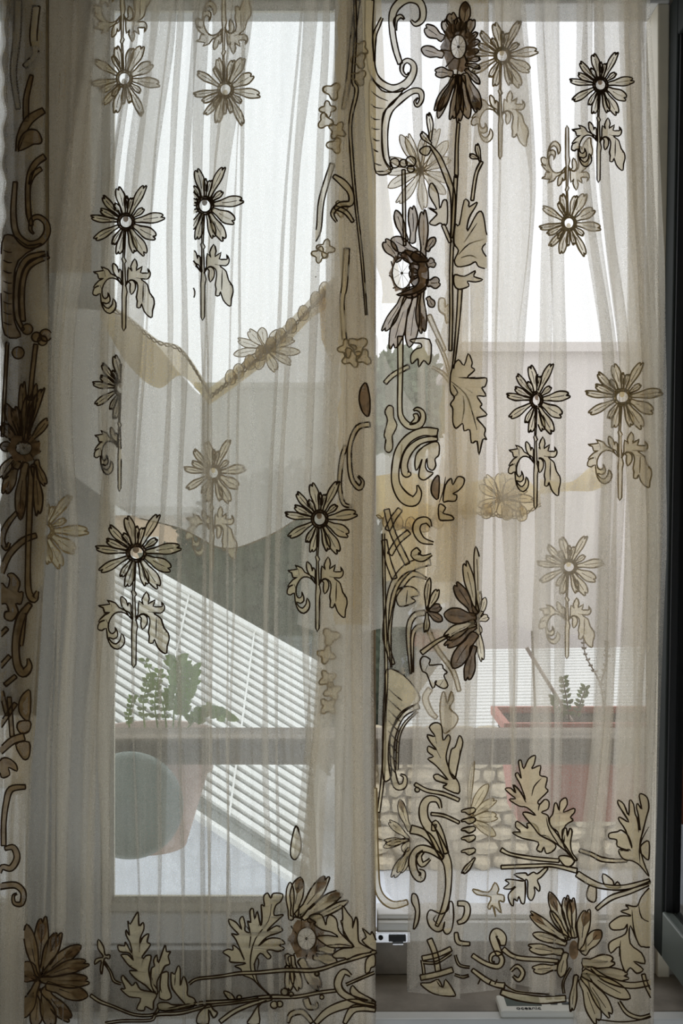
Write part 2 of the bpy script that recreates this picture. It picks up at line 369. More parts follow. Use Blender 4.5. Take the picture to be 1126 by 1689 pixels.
class Piece:
    """one embroidered piece, drawn in picture scale and laid on the cloth: patch + couched cord round it"""
    def __init__(s, ctx): s.ctx = ctx; s.V = []; s.F = []; s.M = []; s.med = None
    def depth(s, p):
        c = s.ctx
        if c['bvh'] is None: return c['Y'] + noise.noise(Vector((p[0]*.01, p[1]*.01, 2)))*.004
        L = allhits(c['bvh'], *p)
        if not L: return None
        return L[0] if c['layer'] == 'front' else (L[-1] if c['layer'] == 'back' else L[min(c['layer'], len(L)-1)])
    def put(s, p, lift=0):
        d = s.depth(p); c = s.ctx
        if s.med is None: s.med = d if d else YC
        if d is None: d = s.med
        sgn = -1 if c['layer'] == 'front' or c['bvh'] is None else (1 if c['layer'] == 'back' else -1)
        if sgn < 0: y = min(d, s.med+.006); y = max(y, s.med-.03)-.0016-lift
        else: y = max(d, s.med-.006); y = min(y, s.med+.03)+.0016-lift
        s.V.append(at(p[0], p[1], y)); return len(s.V)-1
    def seed(s, pts):
        ds = sorted(d for d in (s.depth(p) for p in pts[::max(1, len(pts)//9)]) if d)
        if ds: s.med = ds[0 if s.ctx['layer'] == 'front' else len(ds)//2]
    def fill(s, poly, m=0):
        poly = clip_poly(densify(poly, True, 9), s.ctx['clip'])
        if len(poly) < 3: return
        if s.med is None: s.seed(poly)
        ids = [s.put(p) for p in poly]
        for t in tessellate_polygon([[Vector((p[0], p[1], 0)) for p in poly]]):
            s.F.append(tuple(ids[i] for i in t)); s.M.append(m)
    def cord(s, pts, w=1.5, closed=False, m=1, taper=False):
        pts = densify(pts, closed, 8)
        if closed: pts = pts+[pts[0]]
        if s.med is None: s.seed(pts)
        n = len(pts); runs = [[]]
        for i, p in enumerate(pts):
            if inclip(p, s.ctx['clip']): runs[-1].append((i, p))
            elif runs[-1]: runs.append([])
        for run in runs:
            if len(run) < 2: continue
            rings = []
            for j, (i, p) in enumerate(run):
                a = run[max(j-1, 0)][1]; b = run[min(j+1, len(run)-1)][1]
                dx, dy = b[0]-a[0], b[1]-a[1]; L = math.hypot(dx, dy) or 1; nx, ny = -dy/L, dx/L
                ww = w*(.75+.5*abs(noise.noise(Vector((p[0]*.05, p[1]*.05, 1)))))
                if taper: ww *= .35+.65*math.sin(math.pi*min(1, max(0, i/(n-1))))
                k = s.put(p, .0012); c = s.V[k]; s.V.pop()
                base = len(s.V); sc = c.y/F
                for q, (ox, oy) in enumerate(((-1, 0), (0, -1), (1, 0), (0, 1))):
                    s.V.append(Vector((c.x+nx*ox*ww*sc, c.y+oy*ww*sc, c.z-ny*ox*ww*sc)))
                rings.append(base)
            for a, b in zip(rings, rings[1:]):
                for q in range(4):
                    q2 = (q+1) % 4; s.F.append((a+q, a+q2, b+q2, b+q)); s.M.append(m)
    def build(s, name, parent):
        if not s.F: return None
        return meshobj(name, s.V, s.F, s.ctx['mats'], parent, s.M)

MF = [M_ORG, M_CORD, M_DARK, M_NET]
MP = [M_ORG, M_PCORD, M_AGED, M_NET]
def backing(cur, layer, cl, w, m, name='border_net', clip=None):
    c = ctx(cur, layer, clip); c['mats'] = [m, M_CORD]; p = Piece(c); pts = cr(cl, 8)
    A_, B_ = [(x-w/2+2.5*math.sin(y*.11)+2*math.sin(y*.043), y) for x, y in pts], [(x+w/2, y) for x, y in pts]
    cols = [[(A_[i][0]+(B_[i][0]-A_[i][0])*k/8, A_[i][1]) for k in range(9)] for i in range(len(pts))]
    p.seed([q[4] for q in cols]); ids = []
    for row in cols:
        ids.append([p.put(v) for v in row])
    for a_, b_ in zip(ids, ids[1:]):
        for k in range(8): p.F.append((a_[k], a_[k+1], b_[k+1], b_[k])); p.M.append(0)
    return p.build(name, c['root'])
def ctx(cur, layer='front', clip=None, pale=False, Y=None, tan=False):
    bvh = {'L': BL, 'R': BR, 'S': None}[cur]
    return dict(bvh=bvh, layer=layer, clip=clip, mats=MP if pale else ([M_MID]+MF[1:] if tan else MF), Y=Y or 1.672, root={'L': left, 'R': right, 'S': rear}[cur])
def petal_pts(b, t, w, bw=.3, bend=0, notch=.12):
    dx, dy = t[0]-b[0], t[1]-b[1]; L = math.hypot(dx, dy) or 1; ux, uy = dx/L, dy/L; nx, ny = -uy, ux
    def q(s, o): bo = bend*math.sin(math.pi*s*.9)*L; return (b[0]+ux*L*s+nx*(o*w+bo), b[1]+uy*L*s+ny*(o*w+bo))
    if notch: return [q(0, bw), q(.25, .55), q(.5, .92), q(.68, 1), q(.84, .82), q(1, .52), q(.99, .2), q(1-notch, .05), q(.97, -.22), q(.93, -.6), q(.82, -.85), q(.66, -1), q(.5, -.9), q(.25, -.5), q(0, -bw)], [q(.3, 0), q(.55, .06), q(.8, .02)]
    return [q(0, bw), q(.25, .6), q(.5, 1), q(.75, .95), q(.9, .62), q(1, 0), q(.9, -.62), q(.75, -.95), q(.5, -1), q(.25, -.6), q(0, -bw)], [q(.3, 0), q(.55, .06), q(.8, .02)]
def petal(c, parent, b, t, w, tipdark=False, dark=False, vein=True, bend=None, notch=.12, cw=1.5, name='petal', bw=.3):
    bend = random.uniform(-.05, .05) if bend is None else bend
    pts, v = petal_pts(b, t, w, bw=bw, bend=bend, notch=notch)
    p = Piece(c); cl = cr(pts, 2, True)
    p.fill(cl, 2 if dark else 0)
    if tipdark:
        dx, dy = t[0]-b[0], t[1]-b[1]; L = math.hypot(dx, dy); nx, ny = -dy/L, dx/L; mb = (b[0]+dx*.58, b[1]+dy*.58)
        pp, _ = petal_pts((mb[0]+nx*bend*L*.8, mb[1]+ny*bend*L*.8), (t[0]-dx*.03, t[1]-dy*.03), w*.7, bw=.1, notch=0); c2 = dict(c); p.ctx = c2
        k = len(p.V); p.fill(cr(pp, 2, True), 2)
        for i in range(k, len(p.V)): p.V[i].y -= .0008
    p.cord(cl, cw, True)
    if vein: p.cord(v, cw*.45, m=1)
    return p.build(name, parent)
def blob(c, parent, name, pts, veins=(), m=0, cw=1.5, n=3, smooth=True):
    p = Piece(c); cl = cr(pts, n, True) if smooth else pts
    p.fill(cl, m); p.cord(cl, cw, True)
    for v in veins: p.cord(cr(v, 3), cw*.85, taper=True)
    return p.build(name, parent)
def band(c, parent, name, cl, ws, m=0, cw=1.5, veins=(), caps=True):
    """band of cloth that follows a centre line, e.g. a scroll, a stem or a trellis bar"""
    if not isinstance(ws, (list, tuple)): ws = [ws]*len(cl)
    pts = cr([(x, y, w) for (x, y), w in zip(cl, ws)], 5)
    A, B = [], []
    for i, (x, y, w) in enumerate(pts):
        a = pts[max(i-1, 0)]; b = pts[min(i+1, len(pts)-1)]; dx, dy = b[0]-a[0], b[1]-a[1]; L = math.hypot(dx, dy) or 1
        w = max(w, .6); A.append((x-dy/L*w/2, y+dx/L*w/2)); B.append((x+dy/L*w/2, y-dx/L*w/2))
    p = Piece(c); poly = A+B[::-1]; cp = c['clip']
    p.seed(poly)
    # quads strip instead of an ear-clipped polygon (scrolls overlap themselves)
    for i in range(len(A)-1):
        q = clip_poly([A[i], A[i+1], B[i+1], B[i]], cp)
        if len(q) >= 3: p.F.append(tuple(p.put(v) for v in q)); p.M.append(m)
    if min(ws) > 2.4 or max(ws) > 5: p.cord(A, cw); p.cord(B, cw)
    else: p.cord([(a[0]*.5+b[0]*.5, a[1]*.5+b[1]*.5) for a, b in zip(A, B)], cw)
    if caps and ws[0] > 4: p.cord([A[0], B[0]], cw)
    if caps and ws[-1] > 4: p.cord([A[-1], B[-1]], cw)
    for v in veins: p.cord(cr(v, 3), cw, taper=True)
    return p.build(name, parent)
def cluster(c, parent, x, y, r, name='lobed_leaf'):
    random.seed(int(x*7+y)); k = random.choice((3, 4)); ph = random.uniform(0, 6)
    return blob(c, parent, name, [(x+r*1.35*(1+.32*math.cos(k*q*.349+ph))*math.cos(q*.349), y+r*1.35*(1+.32*math.cos(k*q*.349+ph))*math.sin(q*.349)) for q in range(18)], n=2)
def knob(c, parent, x, y, r, name='bud'):
    return blob(c, parent, name, [(x+r*math.cos(a), y+r*math.sin(a)) for a in [i*math.pi/4 for i in range(8)]], n=2)
def Zr(x0, y0, s=3.7533):
    return lambda *pts: [(x0+p[0]/s, y0+p[1]/s) for p in pts]

# ---- the daisy sprig, traced once and laid out many times
DC = (535, 465)
DP = [(440,130,36),(285,215,24),(405,290,20),(258,345,24),(155,415,28),(195,638,28),(395,688,20),(445,780,32),(625,765,30),(742,785,38),(855,615,42),(945,412,42),(722,335,20),(740,108,28),(600,230,22),(530,215,22)]
STEM = [(505,560),(500,810),(488,825),(500,860),(498,1080),(490,1180),(492,1500),(508,1532),(530,1500),(535,1200),(546,1150),(530,1080),(520,870),(536,850),(516,815),(530,560)]
LEAVES = [[(500,1085),(470,1060),(430,1000),(370,970),(340,930),(260,905),(290,940),(180,955),(225,975),(240,1020),(290,1018),(240,1040),(180,1105),(240,1090),(190,1112),(175,1170),(215,1185),(255,1165),(265,1250),(300,1330),(360,1360),(415,1320),(425,1260),(395,1215),(385,1270),(345,1310),(300,1290),(280,1250),(320,1265),(360,1240),(355,1190),(335,1155),(340,1190),(310,1215),(280,1190),(275,1120),(310,1050),(360,1015),(430,1025)],
 [(495,1085),(470,1020),(430,1000),(395,950),(388,890),(400,870),(440,905),(455,960),(462,925),(485,950),(485,1010),(500,1060)],
 [(525,1095),(550,1030),(550,990),(560,910),(600,945),(585,900),(628,825),(655,890),(640,940),(710,900),(690,960),(745,965),(775,960),(765,920),(795,960),(790,1000),(755,1025),(690,1020),(730,1050),(765,1080),(790,1160),(830,1210),(838,1270),(820,1330),(815,1395),(780,1390),(730,1340),(700,1265),(690,1300),(650,1300),(655,1240),(645,1200),(660,1120),(650,1060),(600,1030),(560,1045)],
 [(560,1050),(600,1035),(635,1070),(630,1130),(590,1175),(575,1120),(580,1070)]]
LV = [[[(310,1000),(300,940)],[(250,1080),(270,1120)]], [], [[(690,1020),(640,1010)],[(800,1200),(830,1205)],[(720,1060),(715,1250)]], []]
def daisy(c, cx, cy, sx=1.0, sy=1.0, rot=0, stem=True, leaves=True, name='daisy_sprig', skip=(), cw=1.5):
    k = 1/5.63; ca, sa = math.cos(math.radians(rot)), math.sin(math.radians(rot))
    def T(p):
        x, y = (p[0]-DC[0])*k*sx, (p[1]-DC[1])*k*sy
        return (cx+x*ca-y*sa, cy+x*sa+y*ca)
    # centre ring with the moon shaped hole
    p = Piece(c); N = 20
    for i in range(N):
        a0, a1 = 2*math.pi*i/N, 2*math.pi*(i+1)/N
        q = [T((DC[0]+96*math.cos(a0), DC[1]+88*math.sin(a0))), T((DC[0]+96*math.cos(a1), DC[1]+88*math.sin(a1))), T((DC[0]+66*math.cos(a1), DC[1]+5+58*math.sin(a1))), T((DC[0]+66*math.cos(a0), DC[1]+5+58*math.sin(a0)))]
        q = clip_poly(q, c['clip'])
        if len(q) >= 3:
            if p.med is None: p.seed(q)
            p.F.append(tuple(p.put(v, .0012) for v in q)); p.M.append(2)
    p.fill([T((530+30*math.cos(a), 435+32*math.sin(a))) for a in [i*.628 for i in range(10)]], 2)
    for r in (93, 68): p.cord([T((DC[0]+r*math.cos(a), DC[1]+r*.92*math.sin(a))) for a in [i*.314 for i in range(20)]], cw*1.2, True)
    root = p.build(name, c['root']) 
    if root is None: root = c['root']
    root['label'] = 'daisy with a brown ring and a moon shaped opening' if root is not c['root'] else root['label']
    for j, (x, y, w) in enumerate(DP):
        if j in skip: continue
        dx, dy = x-DC[0], y-DC[1]; L = math.hypot(dx, dy); b = (DC[0]+dx/L*88, DC[1]+dy/L*82)
        random.seed(j)
        petal(c, root, T(b), T((x, y)), w*k*(abs(sx)*abs(dy)/L+abs(sy)*abs(dx)/L)*1.05, vein=True, cw=cw)
    if stem: blob(c, root, 'stem', [T(q) for q in STEM], smooth=False, cw=cw*.9)
    if leaves:
        for l, v in zip(LEAVES, LV): blob(c, root, 'leaf', [T(q) for q in l], [[T(q) for q in vv] for vv in v], cw=cw*.95, n=2)
    return root

backing('L', 2, [(44, y) for y in range(-30, 780, 60)]+[(38, 840),(34, 960),(28, 1080),(22, 1180)], 74, M_BACKD)
backing('L', 1, [(41, y) for y in range(-30, 780, 60)]+[(38, 840),(34, 960),(28, 1080),(20, 1200),(8,1300)], 76, M_BACK)
backing('L', 2, [(585, -30),(583, 200),(588, 400),(588, 620),(585, 840),(580, 1030)], 56, M_BACK)
backing('R', 1, [(772, -30),(772, 200),(768, 400),(762, 600),(755, 800),(748, 960)], 66, M_BACK)
backing('R', 1, [(610, -30),(618, 150),(622, 300),(648, 500)], 34, M_BACK)
backing('L', 'back', [(112, y) for y in range(-30, 480, 60)], 78, M_BACKM)
# front daisies (left curtain)
daisy(ctx('L'), 225, 912)
daisy(ctx('L'), 527, 856, .84, .98, skip=())
daisy(ctx('L', clip=(319, None)), 338, 339, .86, 1.0)
daisy(ctx('L'), 208, 366, .86, .95)
daisy(ctx('L', 'back', pale=True), 205, 130, .8, -.95)
daisy(ctx('L', 'back', pale=True), 372, 148, .78, -.92)
daisy(ctx('L', 2, clip=(60, None), pale=True), 72, 875, 1.0, 1.0, rot=8, leaves=False, stem=False)
daisy(ctx('L', 2, clip=(None, 200)), 200, 640, .7, .9)
# right curtain
daisy(ctx('R'), 990, 140, .75, .85)
daisy(ctx('R', clip=(None, 887)), 886, 660, .75, .95); daisy(ctx('R', clip=(887, None)), 882, 660, .78, .95)
daisy(ctx('R', 1, pale=True), 1026, 655, .9, .9)
daisy(ctx('R', 2, pale=True), 938, 368, .72, -.85)
daisy(ctx('R', 2, pale=True), 828, 92, .8, .9)
# rear layer
daisy(ctx('S', pale=True), 352, 780, .72, .86)
daisy(ctx('S', pale=True), 938, 935, .78, .8)

# ---- big chrysanthemums
def mum(c, cx, cy, tips, hole=None, rh=(14, 18), name='chrysanthemum', cw=1.5, ring=1.5, dark=(), tipd=(), m=2, eye=None):
    p = Piece(c); hx, hy = hole or (cx, cy)
    N = 18
    if ring:
        for i in range(N):
            a0, a1 = 2*math.pi*i/N, 2*math.pi*(i+1)/N
            jit = lambda i: ring*(1+.12*math.sin(i*2.3))
            q = [(hx+rh[0]*jit(i)*math.cos(a0), hy+rh[1]*jit(i)*math.sin(a0)), (hx+rh[0]*jit((i+1) % N)*math.cos(a1), hy+rh[1]*jit((i+1) % N)*math.sin(a1)), (hx+rh[0]*math.cos(a1), hy+rh[1]*math.sin(a1)), (hx+rh[0]*math.cos(a0), hy+rh[1]*math.sin(a0))]
            q = clip_poly(q, c['clip'])
            if len(q) >= 3:
                if p.med is None: p.seed(q)
                p.F.append(tuple(p.put(v, .0022) for v in q)); p.M.append(m)
            if i % 2 == 0: p.cord([q2 for q2 in ((hx+rh[0]*1.0*math.cos(a0), hy+rh[1]*1.0*math.sin(a0)), (hx+rh[0]*ring*1.1*math.cos(a0+.25), hy+rh[1]*ring*1.1*math.sin(a0+.25)))], cw*.9)
        p.cord([(hx+rh[0]*math.cos(i*.35), hy+rh[1]*math.sin(i*.35)) for i in range(18)], cw, True)
        ex, ey = eye or (hx, hy)
        for i in range(9):   # needle lace in the opening
            a = i*.698; p.cord([(ex, ey), (hx+rh[0]*math.cos(a), hy+rh[1]*math.sin(a))], .35, m=3)
        p.cord([(ex+1.6*math.cos(i), ey+1.6*math.sin(i)) for i in range(6)], 1.0, True)
    else:
        p.fill([(cx+rh[0]*math.cos(i*.5), cy+rh[1]*math.sin(i*.5)) for i in range(12)], m)
    root = p.build(name, c['root']) or c['root']
    for j, t in enumerate(tips):
        x, y, w = t[:3]; b = (t[3], t[4]) if len(t) > 4 else None
        if b is None:
            dx, dy = x-hx, y-hy; L = math.hypot(dx, dy); b = (hx+dx/L*rh[0]*.95, hy+dy/L*rh[1]*.95) if ring else (cx+dx/L*3, cy+dy/L*3)
        random.seed(j+int(cx))
        petal(c, root, b, (x, y), w*1.12, bw=.6 if len(t) > 4 else .35, dark=j in dark, tipdark=j in tipd, cw=cw, notch=.1 if j % 3 else 0)
    return root
a = Zr(560, 0)
def zt(z, tips): return [(*z((t[0], t[1]))[0], t[2]/3.7533, *( z((t[3], t[4]))[0] if len(t) > 4 else ())) for t in tips]
mum(ctx('R', tan=True), *a((735, 400))[0], zt(a, [(775,10,30,760,180),(690,80,30,700,200),(645,125,26,690,230),(735,110,20,730,190),(825,120,26,790,230),(530,165,34,640,240),(505,300,30,640,340),(590,450,30,700,460),(600,690,30,720,470),(612,735,22,722,480),(690,740,28,735,470),(735,760,22,740,470),(800,735,30,755,470),(855,690,34,770,460),(865,250,16,790,300),(860,310,14,795,335),(868,360,14,790,370),(868,420,14,780,400),(865,520,16,780,430),(850,200,14,800,260)]),
    hole=a((735, 290))[0], rh=(13, 20), ring=2.1, dark=(), tipd=(13, 8, 0))
b = Zr(560, 280)
mum(ctx('R', tan=True), *b((480, 650))[0], zt(b, [(348,250,24,410,440),(445,225,26,450,450),(515,250,26,515,560),(320,425,40,470,520),(275,440,34,370,560),(520,1010,30,505,720),(430,1100,36,480,740),(330,1110,40,430,780),(270,1000,26,400,780),(590,420,20,540,500),(590,570,28,540,590),(620,695,32,540,700),(580,850,20,545,790)]),
    hole=b((385, 640))[0], rh=(16, 26), ring=1.22, tipd=(5,), dark=())
blob(ctx('R'), right, 'dark_petal', b((400,500),(450,505),(510,540),(545,600),(545,700),(505,745),(430,775),(350,775),(450,735),(490,690),(480,640),(490,590),(440,545)), m=2)
for q in [((540,560),(440,530)),((535,620),(430,600)),((530,690),(440,690)),((530,730),(390,770)),((520,590),(380,520)),((500,650),(430,640))]:
    petal(ctx('R'), right, *b(q[0]), *b(q[1]), 9, dark=True, vein=False, notch=0, name='dark_petal')
# left border flower
n_ = Zr(0, 400, 4.22)
mum(ctx('L', clip=(None, lambda y: 80), tan=True), 45, 745, zt(n_, []) + [(10,665,7),(22,672,8),(38,630,6),(60,632,5),(72,640,6),(2,700,8),(0,735,7),(2,790,9),(8,815,9,30,762),(35,858,8,42,765),(62,850,7,55,768),(76,800,6,60,760),(20,770,8,40,755),(80,690,6),(50,650,8)], hole=(39, 739), rh=(14, 12), ring=1.9, dark=(0,1,5,6), tipd=(8,9))
# bottom flowers
j_ = Zr(0, 1439); L_ = Zr(360, 1439); I_ = Zr(826, 1439)
mum(ctx('L', clip=(40, None), tan=True), *j_((240,665))[0], zt(j_, [(165,320,32),(265,275,40),(365,370,40),(505,455,36),(545,560,38),(550,665,40),(545,765,40,290,700),(440,910,40,270,720),(320,960,40,250,730),(210,960,36,230,730),(130,900,36),(130,640,30),(140,560,40)]), rh=(10, 7), ring=0, tipd=(1,2,3,4,5,6,7), dark=(11,))
mum(ctx('L', 1), *L_((545,400))[0], zt(L_, [(510,30,36,470,270),(670,20,36,490,270),(760,120,34,520,280),(805,175,20,560,300),(505,730,30,450,520),(630,720,36,510,540),(735,560,28,590,520),(725,490,24,610,470),(430,740,26,430,510),(445,60,22,450,290)]), hole=L_((545,410))[0], rh=(16, 19), ring=1.75, tipd=(0,1,2,5), dark=())
mum(ctx('R'), *I_((450,480))[0], zt(I_, [(300,120,30,420,410),(405,145,26,440,400),(180,250,28,405,415),(195,380,24,400,440),(170,462,30,380,495),(195,600,28,355,585),(370,650,26,400,500),(440,160,26,455,400),(535,230,36,500,480),(620,360,36,505,500),(700,545,40,505,560),(790,640,36,510,600),(800,780,40,510,620),(680,890,36,510,640),(600,930,40,505,660),(305,235,18,410,400),(440,860,20,465,640)]), rh=(8, 16), ring=0, tipd=(0,1,2,7,8,9), dark=())
# dark half flower on the centre strip
d_ = Zr(560, 840)
mum(ctx('R', clip=(None, lambda y: 790)), *d_((835,680))[0], zt(d_, [(840,230,18,855,620),(775,325,28,845,640),(715,460,34,838,650),(645,650,42,840,675),(655,800,36,838,700),(655,850,30,838,720),(700,985,40,838,770),(790,1060,30,830,850)]), rh=(2, 6), ring=0, dark=(2,3,5,6,7))
mum(ctx('R', 2), *d_((850,690))[0], zt(d_, [(900,545,18),(880,630,16),(920,665,20),(865,775,18),(885,940,20),(865,510,14)]), rh=(3, 4), ring=0, cw=1.1)
mum(ctx('R', clip=(None, 790)), *d_((540,630))[0], zt(d_, [(560,425,16),(605,495,20),(625,600,24),(635,690,22),(530,760,16)]), rh=(2, 3), ring=0, dark=(2,3))
# pale ghosts behind the right curtain
mum(ctx('R', 'back', pale=True), 695, 282, [(660+0,222,7),(672,222,7),(722,212,9),(738,232,8),(742,262,7),(745,300,7),(735,320,7),(700,345,7),(655,335,7),(640,310,7),(637,285,6),(642,262,6),(700,225,6)], rh=(3, 3), ring=0, cw=1.0)
e_ = Zr(560, 1120)
mum(ctx('R', 'back', pale=True), *e_((800,860))[0], zt(e_, [(920,650,26),(965,745,24),(975,850,30),(965,970,26),(830,510,14)]), rh=(4, 6), ring=0, cw=1.0)
mum(ctx('R', 'back', clip=(None, 685)), 676, 1385, [(660,1318,6,676,1370),(641,1355,6),(634,1388,6),(632,1398,5),(648,1448,7,676,1400),(658,1440,7,676,1400),(665,1405,6)], rh=(3, 5), ring=0, tipd=(0,), cw=1.0)

# ---- scroll borders
def S_top(c, T, cw=1.5):
    """tall C-scroll with volutes and a ladder of short bars (traced at the top centre)"""
    r = band(c, c['root'], 'scroll_border', T((185,0),(180,200),(195,400),(230,490),(300,540),(360,545),(420,510),(455,450),(455,400),(420,375),(390,395),(385,440),(410,470),(430,450)), [w*T.k/3.7533 for w in [55,48,46,40,42,48,48,40,34,28,24,20,14,6]], cw=cw)
    band(c, r, 'scroll', T((215,380),(215,230),(240,160),(262,110)), [w*T.k/3.7533 for w in [6,22,20,14]], cw=cw)
    band(c, r, 'scroll', T((375,395),(345,300),(325,180),(330,80),(370,20),(430,-10),(490,10),(515,60),(510,120),(470,150),(440,125)), [w*T.k/3.7533 for w in [30,34,36,44,50,52,44,40,36,26,10]], cw=cw)
    band(c, r, 'scroll', T((350,190),(345,130),(375,100),(400,120)), [w*T.k/3.7533 for w in [6,24,22,6]], cw=cw)
    band(c, r, 'scroll', T((320,1050),(285,960),(280,800),(305,690),(370,620),(450,565),(500,570),(505,620),(480,655),(465,630),(485,605)), [w*T.k/3.7533 for w in [22,36,38,40,40,34,34,26,18,12,4]], cw=cw)
    blob(c, r, 'tulle_leaf', T((190,490),(260,560),(330,570),(400,545),(330,640),(270,700),(262,830),(275,980),(320,1050),(290,1080),(225,1070),(205,950),(185,800),(182,640)), [T((190,560),(240,600),(300,625)),T((190,640),(220,665),(272,672)),T((190,720),(215,738),(250,740)),T((195,790),(220,800),(250,800)),T((198,850),(225,870),(250,870)),T((205,920),(225,935),(240,940)),T((215,1010),(240,1020),(260,1025)),T((225,1060),(250,1062),(285,1060))], cw=cw)
    for q in [((340,1010),30),((395,1010),24),((440,1000),32),((440,1045),22)]:
        (x, y), = T(q[0]); knob(c, r, x, y, q[1]/3.75*T.k, 'bead')
    band(c, r, 'stem', T((395,1050),(398,1250),(402,1520)), [w*T.k/3.7533 for w in [20,18,16]], cw=cw)
    return r
class TT:
    def __init__(s, x0, y0, sx=1/3.7533, sy=None): s.x0, s.y0, s.sx, s.sy = x0, y0, sx, sy or abs(sx); s.k = abs(sx)*3.7533
    def __call__(s, *p): return [(s.x0+q[0]*s.sx, s.y0+q[1]*s.sy) for q in p]
S_top(ctx('R', clip=(592, None)), TT(560, 0))
cx_ = ctx('R', 'back', clip=(630, 712)); ez = Zr(560, 1120)
band(cx_, right, 'scroll', ez((490,165),(390,220),(335,330),(318,450),(325,560),(350,660),(395,660),(405,610),(375,590)), [9,9,9,9,9,10,9,6,2]); band(cx_, right, 'scroll', ez((480,200),(400,280),(362,380),(355,560)), [3,4,4,4])
blob(cx_, right, 'tulle_leaf', ez((290,-60),(400,-20),(490,95),(480,150),(390,210),(320,330),(310,450),(320,600),(270,620),(268,400),(285,100)), [ez((300,y),(330+(600-y)*.06,y+55),(345+(600-y)*.08,y+75)) for y in range(60, 560, 65)])
# left border copies
cl = ctx('L', clip=(2, lambda y: 84), tan=True)
band(cl, left, 'scroll_border', n_((20,-280),(25,-150),(55,-60),(120,-20),(220,-10),(310,-40),(320,-60)) if 0 else [(25,300),(22,350),(27,385),(45,403),(65,400),(77,385),(76,368),(64,358),(53,362),(50,378),(56,386)], [7,9,10,12,12,11,9,8,7,5,2])
band(cl, left, 'scroll', [(52,372),(47,350),(46,310),(50,285),(60,268),(74,258)], [6,8,8,9,10,10]); band(cl, left, 'scroll', [(49,305),(55,288),(68,278)], [3,8,7])
band(cl, left, 'scroll', [(28,250),(34,225),(48,198),(72,182)], [4,12,14,10]); blob(cl, left, 'leaf', [(30,248),(35,225),(48,214),(62,216),(69,230),(66,237),(55,238),(46,243)])
band(cl, left, 'stem', [(43,200),(43,165),(48,140),(52,124)], [9,9,8,6])
band(cl, left, 'scroll', [(38,545),(28,520),(27,480),(33,445),(48,425),(78,418)], [5,8,8,9,9,8]); band(cl, left, 'scroll', [(38,530),(36,490),(40,455),(52,436),(80,422)], [8,8,8,8,9])
blob(cl, left, 'tulle_leaf', [(3,400),(20,388),(45,405),(70,402),(30,430),(22,480),(24,530),(34,555),(8,552),(2,500)], [[(5,y),(13,y+4),(20,y+4)] for y in range(412, 548, 17)])
for x, y, r in [(45,543,9),(75,553,10),(60,556,8),(30,582,10),(70,562,8)]: knob(cl, left, x, y, r, 'bead')
band(cl, left, 'stem', [(59,568),(54,610),(49,660)], [7,7,7]); band(cl, left, 'stem', [(12,565),(8,640),(4,720)], [5,5,5])
band(cl, left, 'stem', [(52,770),(48,860),(46,930),(47,975),(56,988),(62,975)], [9,9,8,10,12,4])
band(cl, left, 'scroll', [(28,845),(10,868),(4,890),(10,905),(16,895)], [6,9,8,7,4]); band(cl, left, 'scroll', [(60,883),(38,892),(15,915),(2,945)], [8,10,10,10])
blob(cl, left, 'leaf', [(2,962),(12,970),(16,955),(12,948),(22,946),(33,960),(30,976),(38,977),(35,996),(26,996),(30,1010),(20,1024),(8,1020),(8,1010),(14,1008),(10,996),(0,994)])
band(cl, left, 'scroll', [(50,996),(34,1020),(26,1060),(28,1095),(38,1110),(48,1100),(46,1086)], [8,13,12,12,14,10,3]); band(cl, left, 'scroll', [(40,1012),(34,1050),(36,1066)], [7,12,4])
for p0, p1 in [((0,1048),(12,1036)),((0,1100),(16,1082)),((0,1198),(26,1160)),((8,1130),(26,1115)),((2,1140),(12,1180)),((15,1150),(20,1215))]: band(cl, left, 'trellis_bar', [p0, ((p0[0]+p1[0])/2, (p0[1]+p1[1])/2), p1], 7)
clb = ctx('L', clip=(0, 52), tan=True)
band(clb, left, 'scroll', [(0,1240),(20,1222),(40,1215)], [10,12,12]); blob(clb, left, 'leaf', [(0,1255),(12,1250),(26,1260),(28,1272),(14,1266),(16,1278),(2,1282)])
blob(clb, left, 'leaf', [(50,1140),(38,1145),(31,1160),(33,1178),(48,1188)]); blob(clb, left, 'leaf', [(50,1190),(32,1190),(28,1200),(35,1210),(48,1206)]); blob(clb, left, 'leaf', [(48,1224),(26,1228),(38,1252),(48,1248)])
band(clb, left, 'scroll', [(42,1298),(18,1302),(10,1325),(6,1360),(6,1395)], [7,10,9,8,8]); band(clb, left, 'scroll', [(8,1400),(22,1398),(28,1415),(18,1432),(4,1430),(0,1440)], [6,9,10,10,8,4])
band(clb, left, 'scroll', [(0,1462),(25,1460),(38,1472),(36,1490),(24,1490),(22,1478),(28,1474)], [10,10,9,8,6,4,2])
# top-left and ghost leaves of the left border
for p in ([(30,0),(28,60),(22,120),(30,180)], [(60,10),(55,60),(58,90),(40,110)]): band(ctx('L', 1, clip=(2, 80)), left, 'scroll', p, [12,12,10,8])
# centre column of the left curtain (seen through the tulle)
cg = ctx('L', 2, clip=(520, lambda y: 612))
band(cg, left, 'scroll', [(590,0),(582,60),(575,130),(566,180)], [8,8,8,6]); band(cg, left, 'scroll', [(548,270),(530,330),(525,380),(512,405),(502,432),(512,460),(520,455)], [8,9,8,8,9,7,3])
for (x, y, r) in [(594,80,8),(592,100,8),(548,150,9),(540,180,8),(536,200,8),(556,215,9),(552,240,8),(592,128,8),(560,345,8),(537,410,9),(527,420,8),(590,570,10),(580,590,10),(572,575,9),(600,590,8)]: cluster(ctx('L', 1, clip=(None, 612), pale=True), left, x, y, r)
band(ctx('L', 1), left, 'scroll', [(610,700),(590,705),(578,730),(576,760),(580,790),(592,805),(598,795),(590,785)], [8,8,7,7,7,8,5,2]); band(ctx('L', 1), left, 'scroll', [(570,735),(563,760),(560,800),(566,830),(580,835)], [6,7,6,6,4])
